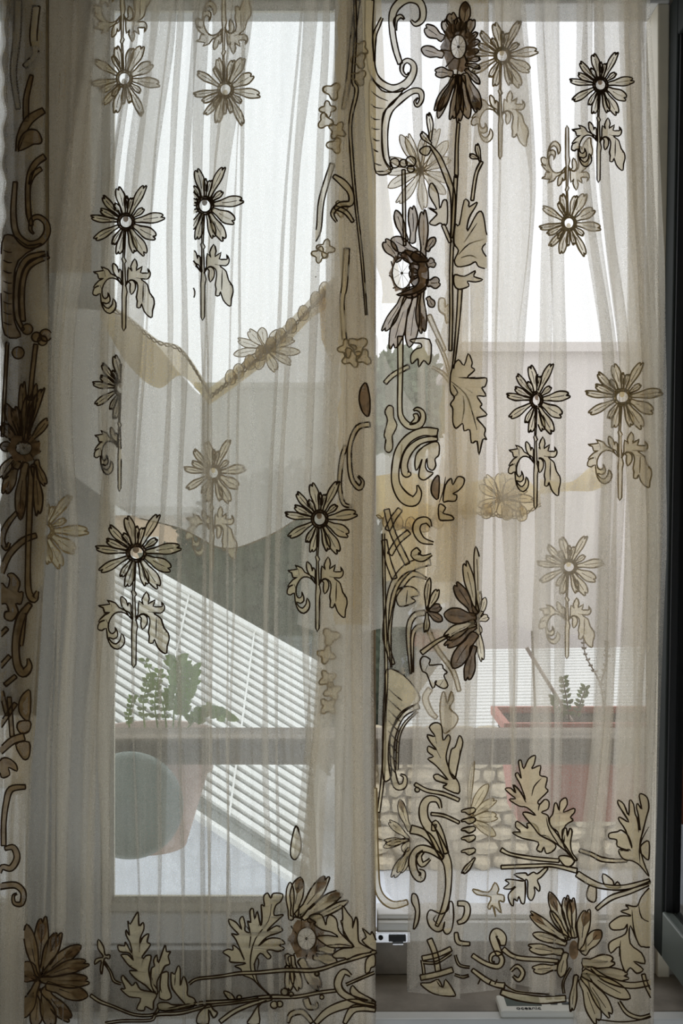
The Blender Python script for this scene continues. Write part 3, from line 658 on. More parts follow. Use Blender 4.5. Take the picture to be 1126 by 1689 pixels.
band(ctx('L'), left, 'cord_scroll', [(550,290),(566,302),(578,318),(578,335),(560,338),(548,352),(555,366)], [6,11,9,9,8,6,3]); band(ctx('L'), left, 'cord_scroll', [(552,342),(570,350),(582,366)], [6,7,5])
band(ctx('L', 1), left, 'border_cord', [(585,0),(586,60),(582,130),(588,150),(578,200),(580,260),(586,330),(596,420),(604,520)], [4,4,5,6,5,5,4,4,3])
band(ctx('L', 1), left, 'stem', [(572,410),(568,470),(564,500),(568,560)], [9,9,7,7])
blob(ctx('L'), left, 'tulle_leaf', [(604,632),(595,640),(592,660),(598,680),(608,686),(610,660)], m=2)
for (x, y) in [(545,1050),(538,1080),(540,1120),(548,1140),(541,1165)]: cluster(ctx('L', 2, pale=True), left, x, y, 9)
blob(ctx('L', 2), left, 'leaf', [(488,1362),(481,1385),(479,1410),(487,1418),(496,1402),(495,1380)])

# ---- centre strip of the right curtain
c_ = Zr(560, 560)
cc = ctx('R')
band(cc, right, 'scroll', c_((375,-20),(375,200),(372,420),(385,490),(430,535),(490,530),(515,490),(510,450),(480,430),(455,440)), [w/3.7533 for w in [34,30,28,36,40,40,34,28,20,6]]); blob(cc, right, 'leaf', c_((432,525),(470,520),(490,490),(480,460),(455,465),(462,490)))
band(cc, right, 'scroll', c_((605,580),(520,570),(430,610),(370,690),(345,800),(350,900),(400,980),(460,1000),(490,950),(480,900)), [w/3.7533 for w in [54,50,50,52,46,50,70,60,34,6]])
band(cc, right, 'scroll', c_((605,610),(500,630),(430,690),(400,770),(410,830),(440,830)), [w/3.7533 for w in [30,34,44,40,44,16]]); band(cc, right, 'scroll', c_((385,650),(378,730),(378,800)), [w/3.7533 for w in [6,12,6]])
blob(cc, right, 'leaf', c_((608,635),(540,650),(480,700),(465,760),(472,810),(495,780),(510,740),(495,800),(490,850),(520,870),(555,850),(578,825),(545,815),(530,780),(540,735),(545,790),(575,810),(595,780),(590,740),(615,710)))
blob(cc, right, 'leaf', c_((615,845),(580,870),(565,920),(575,965),(610,985)), m=2)
band(ctx('R', 'back'), right, 'stem', c_((280,270),(330,220),(430,165)), [w/3.7533 for w in [26,28,26]]); band(ctx('R', 'back', pale=True), right, 'stem', c_((600,0),(650,110),(680,220)), [w/3.7533 for w in [16,18,14]]); band(ctx('R', 'back', pale=True), right, 'stem', c_((570,170),(640,210),(685,270)), [w/3.7533 for w in [14,20,14]])
blob(cc, right, 'leaf', c_((440,0),(455,20),(500,25),(505,50),(470,60),(440,100),(445,150),(470,130),(485,120),(490,170),(520,130),(550,155),(565,110),(555,0)))
blob(ctx('R', 'back'), right, 'leaf', c_((280,450),(300,410),(330,420),(335,480),(355,530),(335,580),(325,600),(328,670),(305,700),(280,680),(285,620),(275,590),(295,500)))
blob(cc, right, 'leaf', c_((685,230),(700,170),(735,125),(770,160),(795,88),(820,140),(815,170),(835,190),(790,235),(850,240),(910,240),(900,290),(880,300),(905,350),(850,350),(880,400),(870,420),(912,465),(870,480),(850,490),(900,550),(895,590),(910,620),(885,620),(862,715),(850,630),(815,640),(805,560),(770,565),(760,520),(720,550),(700,510),(700,430),(685,400),(710,360),(685,320)),
     [c_((735,235),(790,238),(840,232)),c_((690,260),(780,340),(820,450),(850,560)),c_((775,300),(820,330)),c_((765,350),(770,430),(755,520)),c_((700,280),(730,330),(700,360))])
blob(cc, right, 'leaf', c_((640,1000),(655,900),(690,860),(700,900),(730,850),(770,860),(765,900),(735,935),(700,955),(725,965),(715,1000),(670,1000)), [c_((655,850),(640,940),(615,1010))])
blob(cc, right, 'leaf', c_((615,1020),(655,1040),(640,1075),(690,1090),(705,1115),(650,1120),(615,1110)), [c_((640,1075),(620,1060))])
# twigs from the top flower down
band(cc, right, 'stem', a((735,760),(725,900),(722,1080)) + b((718,60),(705,300),(690,600),(690,900),(685,1120)), [5,5,6,6,6,5,5,5])
band(cc, right, 'stem', a((560,900),(610,970),(650,1060),(675,1126)) + b((700,160),(700,330),(690,420)), [4,8,9,9,8,6,5])
for q in (((560,870),(545,700)),((565,890),(505,820))): petal(cc, right, a(q[0])[0], a(q[1])[0], 5, name='bud')
blob(cc, right, 'bud', a((565,915),(530,905),(495,930),(510,955),(545,960)))
band(cc, right, 'stem', a((880,1000),(850,1060),(835,1126)) + b((820,190),), [5,5,5,5]); petal(cc, right, a((870,1000))[0], a((850,890))[0], 4, name='bud'); petal(cc, right, a((860,980))[0], a((805,960))[0], 4, name='bud')
blob(cc, right, 'leaf', b((555,100),(575,85),(610,150),(620,240),(640,190),(665,200),(665,330),(640,340),(620,330),(590,345),(555,330),(590,290),(600,270),(550,235),(600,245),(555,160)), [b((550,240),(600,260))]); band(cc, right, 'stem', b((640,340),(665,400),(685,450)), [6,6,5])
blob(ctx('R', clip=(None, 803)), right, 'leaf', b((715,340),(740,340),(770,190),(800,200),(800,230),(850,200),(840,230),(800,300),(790,380),(850,270),(885,270),(905,380),(915,440),(880,490),(920,560),(915,610),(860,600),(840,570),(800,590),(730,600),(710,560),(735,500),(705,450)), [b((735,525),(800,460),(890,430)),b((770,450),(810,390),(850,330)),b((750,545),(810,530),(850,550))])
blob(ctx('R', clip=(None, 803)), right, 'leaf', b((710,650),(770,660),(840,625),(830,660),(885,680),(840,695),(790,690),(800,720),(740,740),(710,715)))
band(cc, right, 'stem', b((745,740),(735,900),(715,1120)) + c_((700,180),), [7,6,4,3])
band(ctx('R', 'back', pale=True), right, 'stem', b((550,900),(600,1010),(650,1120)), [8,7,6]); blob(ctx('R', 'back', pale=True), right, 'leaf', b((615,800),(650,800),(655,850),(680,830),(685,920),(660,950),(650,900),(615,870)))
# lower: trellis, scrolls
for q in (((290,0),(330,150),(420,340)),((430,140),(360,200),(310,280)),((375,0),(330,60),(295,130)),((275,190),(300,320),(340,430))): band(ctx('R', 'back'), right, 'trellis_bar', d_(*q), 9)
band(cc, right, 'scroll', d_((580,210),(510,190),(475,130),(490,80),(540,70),(565,110)), [14,36,44,44,36,10], clip) if 0 else band(cc, right, 'scroll', d_((580,210),(510,190),(475,130),(490,80),(540,70),(565,110)), [4,10,12,12,10,3])
for i, q in enumerate([((560,320),(430,360),(340,470),(300,640),(285,800),(330,960)),((540,430),(450,400),(380,460),(330,560),(310,760),(320,980)),((530,640),(460,660),(425,760),(440,1020)),((530,720),(480,730),(450,800),(455,1010)),((490,250),(465,280),(510,305),(570,280))]):
    band(ctx('R', 'back' if i in (0, 1, 2, 3) else 'front', clip=(629, None)), right, 'scroll', d_(*q), [[40,48,44,34,26,20],[8,30,40,24,14,6],[26,26,22,8],[20,20,16,5],[30,40,30,10]][i] if 0 else [w/3.0 for w in [[40,48,44,34,26,20],[8,30,40,24,14,6],[26,26,22,8],[20,20,16,5],[30,40,30,10]][i]])
blob(ctx('R', 'back'), right, 'leaf', d_((350,510),(400,480),(460,485),(495,530),(440,545),(470,570),(400,600),(360,590)), [d_((420,500),(410,590))])
band(cc, right, 'stem', d_((680,780),(600,820),(505,890)), [4,6,8]); 
blob(cc, right, 'leaf', d_((520,910),(560,930),(555,965),(630,960),(640,985),(665,1010),(645,1030),(670,1090),(640,1110),(590,1080),(600,1060),(575,1110),(540,1020),(510,1000),(498,940)), [d_((545,965),(530,1000)),d_((640,1060),(615,1100))])
band(ctx('R', 1, pale=True), right, 'stem', d_((540,720),(600,860),(700,1000),(740,1126)), [7,7,7,6])
ce = ctx('R')
blob(ce, right, 'leaf', e_((735,710),(640,670),(665,650),(600,630),(580,600),(610,590),(670,625),(600,540),(545,495),(580,480),(545,450),(550,415),(600,440),(560,390),(542,345),(590,355),(555,300),(590,270),(630,290),(640,380),(670,345),(685,370),(665,440),(660,500),(690,580),(735,640)), [e_((600,440),(625,490)),e_((590,350),(600,400))])
blob(ce, right, 'leaf', e_((710,620),(675,550),(690,440),(715,420),(740,350),(762,390),(745,470),(730,540)), [e_((745,430),(740,510))])
band(ce, right, 'stem', e_((465,650),(540,690),(640,710),(740,750)), [6,6,6,6]); band(ce, right, 'stem', e_((565,835),(640,845),(700,870),(740,890)), [5,5,5,5]); knob(ce, right, *e_((480,685))[0], 4)
band(ctx('R', 'back', pale=True), right, 'scroll', e_((560,60),(530,120),(560,200),(600,240)), [9,10,9,6]); blob(ctx('R', 1, pale=True), right, 'leaf', e_((640,330),(620,200),(630,100),(650,80),(665,150),(690,75),(705,130),(680,180),(730,230),(720,280),(680,320)))
# big lower scroll
g_ = Zr(560, 1389)
band(ce, right, 'scroll', e_((625,800),(605,750),(550,745),(520,790),(525,870),(580,960),(640,1080)) + g_((670,150),(672,280),(650,400),(600,520)), [4,30/3.7,42/3.7,50/3.7,54/3.7,60/3.7,60/3.7,46/3.7,34/3.7,34/3.7,20/3.7] )
band(ce, right, 'scroll', e_((440,930),(510,950),(570,1000),(635,1110)), [14,12,10,4]); band(ce, right, 'scroll', e_((580,940),(590,890),(625,960),(660,1080)), [6,9,10,8])
band(ce, right, 'scroll', g_((640,100),(560,50),(490,45),(450,110),(465,190),(500,225),(515,190),(490,175)), [8,10,12,12,12,12,8,4]); band(ce, right, 'scroll', g_((520,55),(490,90),(510,140),(560,105)), [4,9,8,3])
blob(ce, right, 'leaf', g_((450,320),(480,335),(495,420),(485,500),(455,540),(470,430),(445,370)))
blob(ce, right, 'scroll', g_((600,435),(560,420),(540,460),(555,520),(600,555),(640,540),(650,490),(640,540),(660,570),(690,550),(705,470),(700,380),(680,370),(670,420),(630,445)), [g_((600,450),(580,480),(610,510)),g_((680,380),(678,440)),g_((700,390),(700,440))])
for q, w in [(((555,600),(590,690),(610,800)),9),(((510,720),(600,700),(690,660)),8),(((515,745),(600,745),(690,690)),4),(((500,840),(600,820),(700,790)),9),(((510,730),(520,800),(520,850)),4)]: band(ce, right, 'trellis_bar', g_(*q), w)
blob(ce, right, 'leaf', g_((500,875),(560,870),(610,850),(640,900),(655,850),(710,930),(705,955),(600,945),(540,915)), [g_((600,860),(620,890),(650,905))])
band(ctx('R'), right, 'scroll', g_((730,380),(780,385),(790,430),(770,480),(730,500)), [8,9,10,9,6]); band(ctx('R'), right, 'scroll', g_((720,560),(735,620),(805,630)), [6,8,6]); band(ctx('R'), right, 'scroll', g_((715,700),(740,760),(805,775)), [3,4,3]); band(ctx('R'), right, 'scroll', g_((710,820),(760,835),(800,825)), [3,4,3])
for y, w in ((810,14),(870,12),(925,14),(980,16),(1060,14)): blob(ctx('R'), right, 'petal', e_((760,y),(830,y-14),(838,y+10),(800,y+w+16),(775,y+w),(755,y+14)), n=2)
petal(ctx('R'), right, g_((835,100))[0], g_((760,195))[0], 4.5)
# scalloped left corner of the right curtain
band(ctx('R', 'back', pale=True), right, 'hem_scroll', [(618,1300),(620,1420),(624,1470),(645,1492),(672,1488)], [6,8,10,12,8])
band(ctx('R', 'back'), right, 'hem_scroll', [(632,880),(634,1000),(637,1110),(634,1180),(632,1270),(624,1340)], [4,4,5,5,5,5])

# ---- middle of the right curtain: sprays near the hem
h_ = Zr(826, 1220)
cm = ctx('R', clip=(None, lambda y: 962))
blob(cm, right, 'leaf_spray', h_((455,750),(400,690),(320,630),(240,590),(200,540),(135,460),(165,450),(215,470),(160,420),(110,410),(50,370),(90,365),(60,340),(25,305),(60,300),(90,330),(75,280),(110,310),(150,370),(120,280),(88,220),(105,205),(125,240),(108,140),(125,130),(140,180),(170,120),(212,98),(205,150),(190,180),(245,160),(240,220),(285,235),(275,295),(290,320),(230,380),(240,400),(270,370),(297,385),(290,430),(250,450),(290,470),(300,520),(350,590),(420,690)),
     [h_((190,350),(205,290),(250,240)),h_((125,320),(140,360),(155,390)),h_((230,440),(240,400),(270,375)),h_((280,480),(300,560),(370,670)),h_((180,450),(215,470))])
blob(cm, right, 'leaf', h_((315,630),(240,590),(230,550),(200,520),(160,520),(165,550),(100,505),(90,540),(120,570),(70,575),(130,610),(230,635),(220,680),(250,695),(265,665),(280,705),(320,690),(340,660)), [h_((70,575),(100,572),(125,580)),h_((250,590),(290,600),(315,630))])
blob(cm, right, 'leaf', h_((350,570),(310,540),(300,490),(320,460),(330,400),(345,395),(360,440),(365,385),(400,360),(410,400),(385,450),(450,425),(455,450),(430,480),(445,500),(400,530),(380,600),(375,640)), [h_((305,540),(330,560),(348,570))])
blob(cm, right, 'leaf', h_((455,745),(400,680),(380,620),(380,560),(405,550),(410,600),(425,550),(440,570),(430,640),(440,700),(470,740)), [h_((395,590),(385,660))])
blob(cm, right, 'bud', h_((360,740),(365,720),(410,720),(455,745),(435,780),(400,785)))
band(cm, right, 'stem', h_((0,680),(60,710),(200,735),(360,750)), [7,5,6,6]); band(cm, right, 'stem', h_((0,790),(200,782),(320,780),(470,812)), [6,6,5,8])
blob(cm, right, 'leaf', h_((290,800),(250,850),(225,870),(240,910),(235,940),(205,910),(210,950),(190,995),(165,970),(165,880),(150,870),(150,940),(145,1010),(125,1010),(110,970),(100,1000),(80,985),(75,1030),(55,1010),(45,960),(90,910),(60,925),(15,920),(50,890),(25,870),(60,865),(150,875),(80,835),(150,825),(165,840),(200,820),(225,830),(270,795)), [h_((155,880),(155,960))])
blob(ctx('R', 'back', pale=True), right, 'small_flower', g_((825,290),(920,310),(960,250),(985,290),(975,320),(1015,330),(1015,370),(985,365),(1000,440),(960,400),(965,460),(945,390),(930,415),(915,400),(935,340),(850,325)))
# right strip
cs = ctx('R', clip=(lambda y: 955, 1073))
hs = ctx('R', clip=(None, 1073))
blob(hs, right, 'leaf_spray', h_((915,845),(860,780),(810,750),(770,745),(740,720),(730,680),(790,690),(720,660),(715,620),(670,610),(670,580),(720,570),(745,560),(790,600),(810,670),(770,560),(730,500),(735,480),(790,510),(755,450),(725,400),(725,375),(760,400),(790,470),(795,375),(820,400),(830,460),(850,500),(860,560),(850,470),(838,420),(845,395),(870,430),(855,350),(870,335),(905,360),(915,420),(900,480),(880,560),(860,650),(880,750)), [h_((835,470),(848,520),(852,575)),h_((790,600),(805,640),(810,675)),h_((860,770),(860,650),(915,540)),h_((735,690),(790,680),(800,690))])
blob(hs, right, 'leaf', h_((915,630),(870,650),(860,690),(880,720),(900,740),(915,735)), m=0)
band(ctx('R', 1), right, 'stem', h_((485,685),(560,710),(620,740),(700,750),(780,748)), [6,6,7,6,5]); band(hs, right, 'stem', h_((470,830),(560,885),(640,910),(760,915),(920,875)), [10,10,8,8,7]); band(hs, right, 'stem', h_((590,1050),(680,980),(800,940),(930,885)), [6,8,7,6])
blob(hs, right, 'leaf', h_((640,900),(630,830),(690,870),(700,900),(720,880),(740,910),(700,920))); blob(ctx('R', 1), right, 'leaf', h_((550,900),(535,930),(530,970),(550,1000),(585,1000),(590,930),(580,900)))
blob(hs, right, 'leaf', I_((935,110),(870,150),(840,210),(770,200),(790,225),(740,240),(790,260),(800,270),(740,270),(690,300),(670,325),(690,355),(760,350),(780,320),(770,380),(690,420),(665,450),(680,500),(730,460),(740,540),(770,620),(800,590),(840,625),(880,600),(820,550),(890,565),(870,500),(800,440),(800,330),(850,440),(880,460),(935,430)), [I_((810,230),(820,340),(850,450)),I_((850,190),(870,280),(930,310)),I_((740,420),(730,520))])
band(hs, right, 'stem', I_((560,590),(650,660),(800,700),(935,680)), [4,9,10,9]); band(hs, right, 'scroll', I_((730,800),(780,870),(860,900),(935,880)), [4,6,6,5]); band(hs, right, 'stem', I_((880,630),(900,700),(935,770)), [6,6,6])
band(hs, right, 'hem_cord', I_((600,910),(730,925),(850,915),(935,885)), [2,2,2,2])
# hem scroll in the middle
cmh = ctx('R')
band(cmh, right, 'hem_scroll', g_((820,700),(900,750),(980,770),(1005,730),(980,690),(940,700),(935,740),(960,745)), [7,7,8,8,7,6,4,2])
band(cmh, right, 'hem_scroll', g_((990,700),(965,640),(950,590),(970,560),(1005,590),(1010,640)), [10,12,12,14,14,8]); band(cmh, right, 'hem_scroll', g_((1010,660),(1060,700),(1126,720)) + I_((250,540),(355,550)), [8,7,7,7,6])
band(cmh, right, 'hem_scroll', I_((0,740),(100,770),(250,790),(400,780)), [9,12,12,10]); band(cmh, right, 'hem_scroll', I_((20,690),(60,720),(120,740),(300,755)), [3,4,4,2]); band(cmh, right, 'hem_scroll', I_((60,610),(100,580),(135,620),(110,665),(75,640)), [4,6,7,7,3])
band(cmh, right, 'hem_scroll', g_((820,790),(900,850),(960,880),(1020,890)), [6,8,8,10]); 
for x in (870, 940, 975): band(cmh, right, 'rung', g_((x,850),(x-15,880)), [2,2])
band(cmh, right, 'border', I_((390,750),(385,680),(430,590)), [3,3,3])

# ---- left curtain: bottom sprays
k_ = Zr(160, 1439)
cb_ = ctx('L')
blob(cb_, left, 'leaf_spray', k_((350,745),(300,700),(235,655),(200,610),(250,610),(200,580),(160,530),(150,510),(190,510),(225,545),(200,500),(140,490),(130,450),(170,455),(175,430),(215,500),(205,440),(180,390),(180,355),(200,390),(190,300),(205,320),(240,260),(255,250),(260,330),(285,310),(290,350),(270,400),(265,440),(285,400),(320,380),(310,430),(330,450),(280,520),(290,530),(305,515),(335,520),(320,600),(330,660)), [k_((262,495),(265,440),(275,405)),k_((275,590),(285,540),(305,518)),k_((215,480),(222,525)),k_((200,580),(215,575))])
blob(cb_, left, 'leaf', k_((375,755),(335,700),(335,600),(355,580),(350,545),(370,510),(380,560),(420,450),(430,490),(455,490),(440,520),(450,565),(420,580),(400,620),(370,680)), [k_((385,745),(350,690),(340,650))])
blob(cb_, left, 'leaf', k_((385,745),(395,640),(410,620),(440,620),(440,700),(460,770),(430,790),(390,780)), [k_((400,745),(390,700),(400,630))])
blob(cb_, left, 'leaf', k_((540,810),(480,740),(460,700),(458,620),(480,630),(500,580),(515,600),(515,700),(530,650),(545,655),(560,710),(560,760),(600,780),(608,815),(560,830)), [k_((485,630),(480,700)),k_((515,700),(520,670))])
blob(cb_, left, 'leaf', k_((370,760),(350,800),(345,850),(300,830),(290,855),(245,845),(270,780),(200,770),(145,720),(175,720),(150,660),(165,640),(215,700),(240,680),(270,725),(340,740)), [k_((165,650),(195,680),(215,705)),k_((170,720),(150,720))])
blob(cb_, left, 'leaf', k_((375,835),(380,810),(430,805),(470,820),(550,820),(600,830),(500,850),(400,855)))
blob(cb_, left, 'small_flower', k_((38,520),(5,470),(8,415),(40,460),(50,510),(78,510),(75,535),(45,535),(30,630),(20,600),(25,545),(-15,570),(-10,540),(10,530)))
band(cb_, left, 'stem', k_((40,550),(80,610),(105,670),(150,690)), [3,3,4,3])
band(cb_, left, 'stem', k_((570,690),(620,660),(750,645),(880,625)) + L_((250,620),(420,605),(600,605),(750,560),(880,520),(975,490)), [4,4,4,5,5,6,6,5,6,6])
band(cb_, left, 'stem', j_((560,760),(620,800),(700,830),(830,880),(950,880)) + k_((390,830),(420,850),(640,810),(860,795),(1000,775)) + L_((340,770),(480,770),(620,745),(740,730)), [5,5,4,4,4,4,4,5,5,5,6,5,5,5])
band(cb_, left, 'stem', k_((50,935),(150,920),(330,915),(370,880),(520,870),(700,825),(830,810),(1000,785)), [4,4,4,5,5,4,4,4])
band(cb_, left, 'stem', L_((10,925),(100,860),(220,810),(330,780)), [7,7,6,6]); blob(cb_, left, 'leaf', k_((1050,790),(1000,830),(1005,935),(930,935),(955,890),(1000,820)))
blob(cb_, left, 'leaf', k_((700,820),(720,850),(745,870),(720,900),(690,850),(690,935),(620,935),(625,880),(670,830)))
blob(cb_, left, 'bud', k_((785,735),(830,750),(855,790),(830,795),(800,770))); knob(cb_, left, *k_((880,775))[0], 4)
cL = ctx('L', clip=(None, lambda y: 620))
blob(cL, left, 'leaf_spray', L_((330,770),(270,720),(210,660),(150,635),(140,600),(100,580),(150,570),(165,560),(75,555),(70,525),(28,495),(60,475),(90,480),(90,450),(130,480),(160,540),(110,420),(80,380),(125,385),(75,330),(65,290),(110,310),(145,355),(130,300),(150,272),(165,320),(165,360),(195,370),(180,300),(200,310),(195,240),(215,225),(225,290),(240,240),(262,330),(270,280),(265,200),(285,210),(280,150),(305,128),(325,160),(340,130),(398,135),(385,180),(355,205),(345,265),(400,260),(385,280),(330,330),(300,365),(360,330),(398,355),(370,375),(300,400),(250,455),(310,410),(380,410),(412,440),(375,450),(410,470),(370,490),(330,480),(300,485),(325,520),(305,535),(260,500),(225,560),(230,620),(250,690)),
     [L_((328,195),(310,300),(230,410),(200,520),(205,620),(250,700),(320,765)),L_((190,470),(200,380),(170,330)),L_((245,455),(280,420),(330,405)),L_((305,365),(340,335)),L_((240,350),(262,300)),L_((160,545),(130,480)),L_((215,575),(240,530),(250,560),(235,620))])
blob(cL, left, 'leaf', L_((835,460),(780,465),(700,465),(650,440),(610,400),(680,390),(740,400),(700,370),(640,355),(590,320),(605,310),(560,280),(590,260),(640,265),(665,325),(670,290),(690,262),(730,290),(745,360),(790,410)), [L_((840,460),(750,445),(650,455))], m=0)
blob(cL, left, 'leaf_spray', L_((980,490),(860,510),(800,540),(780,530),(720,530),(710,505),(770,470),(840,460),(780,390),(770,340),(758,300),(770,290),(768,205),(800,250),(830,290),(830,345),(850,275),(862,310),(865,400),(880,440),(960,480)), [L_((770,300),(775,360),(830,450)),L_((832,340),(835,300))])
blob(cL, left, 'leaf', L_((975,485),(920,455),(890,420),(915,400),(890,345),(940,385),(948,365),(975,420)), [L_((905,370),(905,410))]); blob(cL, left, 'leaf', L_((965,505),(915,540),(910,620),(935,615),(945,590),(970,575)))
band(cL, left, 'scroll', L_((820,640),(780,615),(750,650),(740,700),(770,750),(850,790),(970,815)), [4,9,12,12,11,10,8]); blob(cL, left, 'leaf', L_((815,740),(830,700),(870,740),(960,790),(975,815),(900,800),(840,770)))
band(cL, left, 'stem', L_((790,695),(870,660),(965,620)), [4,4,4]); band(cL, left, 'scroll', L_((600,935),(680,860),(800,815),(900,810),(972,830)), [8,12,14,10,6]); band(cL, left, 'scroll', L_((780,935),(830,850),(900,840),(972,850)), [6,12,10,8])
knob(cL, left, *L_((425,588))[0], 3.5); knob(cL, left, *L_((610,628))[0], 3.5); knob(cL, left, *L_((640,772))[0], 3.5); knob(cL, left, *L_((345,820))[0], 6); knob(cL, left, *L_((380,815))[0], 5); knob(cL, left, *L_((410,740))[0], 6); knob(cL, left, *L_((450,755))[0], 4)
band(ctx('L', 1), left, 'scroll', L_((430,930),(450,880),(520,865),(580,930)), [5,8,9,6]); band(ctx('L', 1), left, 'scroll', L_((540,780),(560,830),(610,830),(600,795)), [10,10,6,3])

# rename stray names so every piece keeps a plain name; curtain-level leaf etc. are parts already
# ================================================================= REAR SWAGS
def sheet(name, topl, botl, Y, mt, parent, n=60, rows=26, amp=.012, seed=0, gather=0):
    """cloth hung between an upper and a lower edge"""
    def ev(pl, u):
        t = u*(len(pl)-1); i = min(int(t), len(pl)-2); f = t-i
        a = pl[max(i-1, 0)]; b = pl[i]; c = pl[i+1]; d = pl[min(i+2, len(pl)-1)]
        return tuple(0.5*((2*b[j])+(-a[j]+c[j])*f+(2*a[j]-5*b[j]+4*c[j]-d[j])*f*f+(-a[j]+3*b[j]-3*c[j]+d[j])*f**3) for j in (0, 1))
    V = []; Fs = []
    for i in range(n+1):
        u = i/n; t = ev(topl, u); b = ev(botl, u)
        for r in range(rows+1):
            v = r/rows; px = t[0]+(b[0]-t[0])*v; py = t[1]+(b[1]-t[1])*v
            w = noise.noise(Vector((u*9+seed, v*1.2, seed)))*amp + noise.noise(Vector((u*30+seed, v*2, 3)))*amp*.4 + math.sin(u*n*gather)*amp*.5*(1 if gather else 0)
            V.append(at(px, py, Y+w))
    for i in range(n):
        for r in range(rows):
            k = i*(rows+1)+r; Fs.append((k, k+1, k+rows+2, k+rows+1))
    return meshobj(name, V, Fs, mt, parent)
sheet('upper_veil', [(150,-40),(300,-40),(450,-40),(620,-40)], [(140,525),(300,645),(440,590),(600,470)], 1.70, sheer('thin_tulle', (.9, .88, .82), .10, .05), rear)
sheet('upper_veil', [(620,-40),(760,-40),(900,-40),(1060,-40)], [(600,500),(760,800),(900,800),(1060,760)], 1.70, bpy.data.materials['thin_tulle'], rear)
sheet('swag', [(90,510),(180,515),(250,560),(300,620),(345,656),(400,615),(460,565),(520,500),(565,455)], [(90,760),(170,820),(230,855),(300,873),(370,905),(440,885),(490,855),(530,825),(565,790)], 1.675, M_SWAG, rear, seed=2)
sheet('swag_tail', [(545,455),(570,450),(600,500),(640,600),(700,700),(750,790)], [(490,1030),(530,1043),(580,1045),(640,1035),(700,1030),(760,1000)], 1.69, M_REAR, rear, seed=5)
sheet('swag', [(740,810),(800,800),(860,800),(920,790),(960,780),(1000,790)], [(760,1000),(800,1010),(850,1030),(900,1048),(950,1046),(1004,1045)], 1.675, M_REAR, rear, seed=8)
sheet('trim_band', [(345,640),(400,598),(460,545),(520,484),(560,450)], [(345,668),(400,628),(460,580),(520,520),(565,500)], 1.668, M_AGED, rear, seed=3, gather=.9, amp=.008)
sheet('trim_band', [(525,480),(548,470),(570,455)], [(530,560),(550,600),(575,590)], 1.666, M_AGED, rear, n=30, seed=4, gather=.9)
sheet('trim_band', [(165,495),(210,520),(260,560),(300,575),(345,640)], [(165,525),(210,600),(260,640),(300,620),(345,668)], 1.668, M_AGED, rear, seed=6, gather=.7, amp=.008)
sheet('trim_band', [(620,785),(680,780),(740,800),(800,790),(850,780),(890,810)], [(620,850),(680,880),(740,850),(800,850),(850,855),(892,835)], 1.664, M_AGED, rear, seed=7, gather=.8, amp=.01)
sheet('trim_band', [(630,850),(660,840),(700,830),(745,850)], [(630,960),(660,960),(700,1000),(745,990)], 1.70, M_AGED, rear, n=30, seed=17, gather=.8, amp=.01)
sheet('trim_band', [(890,790),(940,795),(975,770),(1000,775)], [(890,815),(940,810),(975,810),(1000,800)], 1.664, M_AGED, rear, n=30, seed=9, gather=.8, amp=.008)
mum(ctx('S', pale=True, Y=1.66), 437, 575, [(385,585,6),(392,560,6),(410,545,7),(432,540,7),(462,545,7),(485,560,6),(495,580,6),(480,600,6),(455,612,7),(425,610,7),(400,605,6)], rh=(6, 5), ring=0, cw=1)
mum(ctx('S', pale=True, Y=1.655), 825, 822, [(790,800,6),(800,785,7),(825,780,8),(850,790,7),(868,808,6),(880,825,6),(862,842,7),(830,852,8),(805,848,7),(788,835,6)], rh=(6, 5), ring=0, cw=1)
def swag_cord(name, pts, w, amp, Y=1.655, per=9.0):
    c = ctx('S', pale=True, Y=Y); p = Piece(c); q = densify(cr(pts, 6), False, 3)
    for ph in (0, math.pi):
        p.cord([(x, y+amp*math.sin(i*3/per*2*math.pi/2+ph)) for i, (x, y) in enumerate(q)], w)
    return p.build(name, rear)
swag_cord('braided_cord', [(345,656),(400,613),(460,563),(520,500),(560,460)], 1.6, 3.5)
swag_cord('braided_cord', [(165,505),(205,522),(255,562),(300,580),(345,650)], 1.2, 3)
swag_cord('braided_cord', [(620,850),(680,872),(740,846),(800,848),(850,853),(892,832)], 1.1, 2.5)
swag_cord('hem_cord', [(230,855),(300,873),(370,905),(440,885),(490,855),(530,825)], 1.0, .4)
random.seed(31)
for pl in ([(380,625),(430,585),(480,540),(535,480)], [(640,862),(700,868),(770,846),(860,850)]):
    for (x, y) in cr(pl, 3):
        c = ctx('S', pale=True, Y=1.652)
        blob(c, rear, 'gathered_frill', [(x-9,y-3),(x-5,y-13),(x+3,y-15),(x+9,y-6),(x+8,y+6),(x,y+10),(x-7,y+7)], [[(x-4,y-8),(x,y),(x+1,y+7)],[(x+5,y-8),(x+2,y)]], m=2, cw=.9, n=2)
tag(rear, 'looped rear tulle layer with yellowed gathered trim, behind both front curtains', 'curtain')

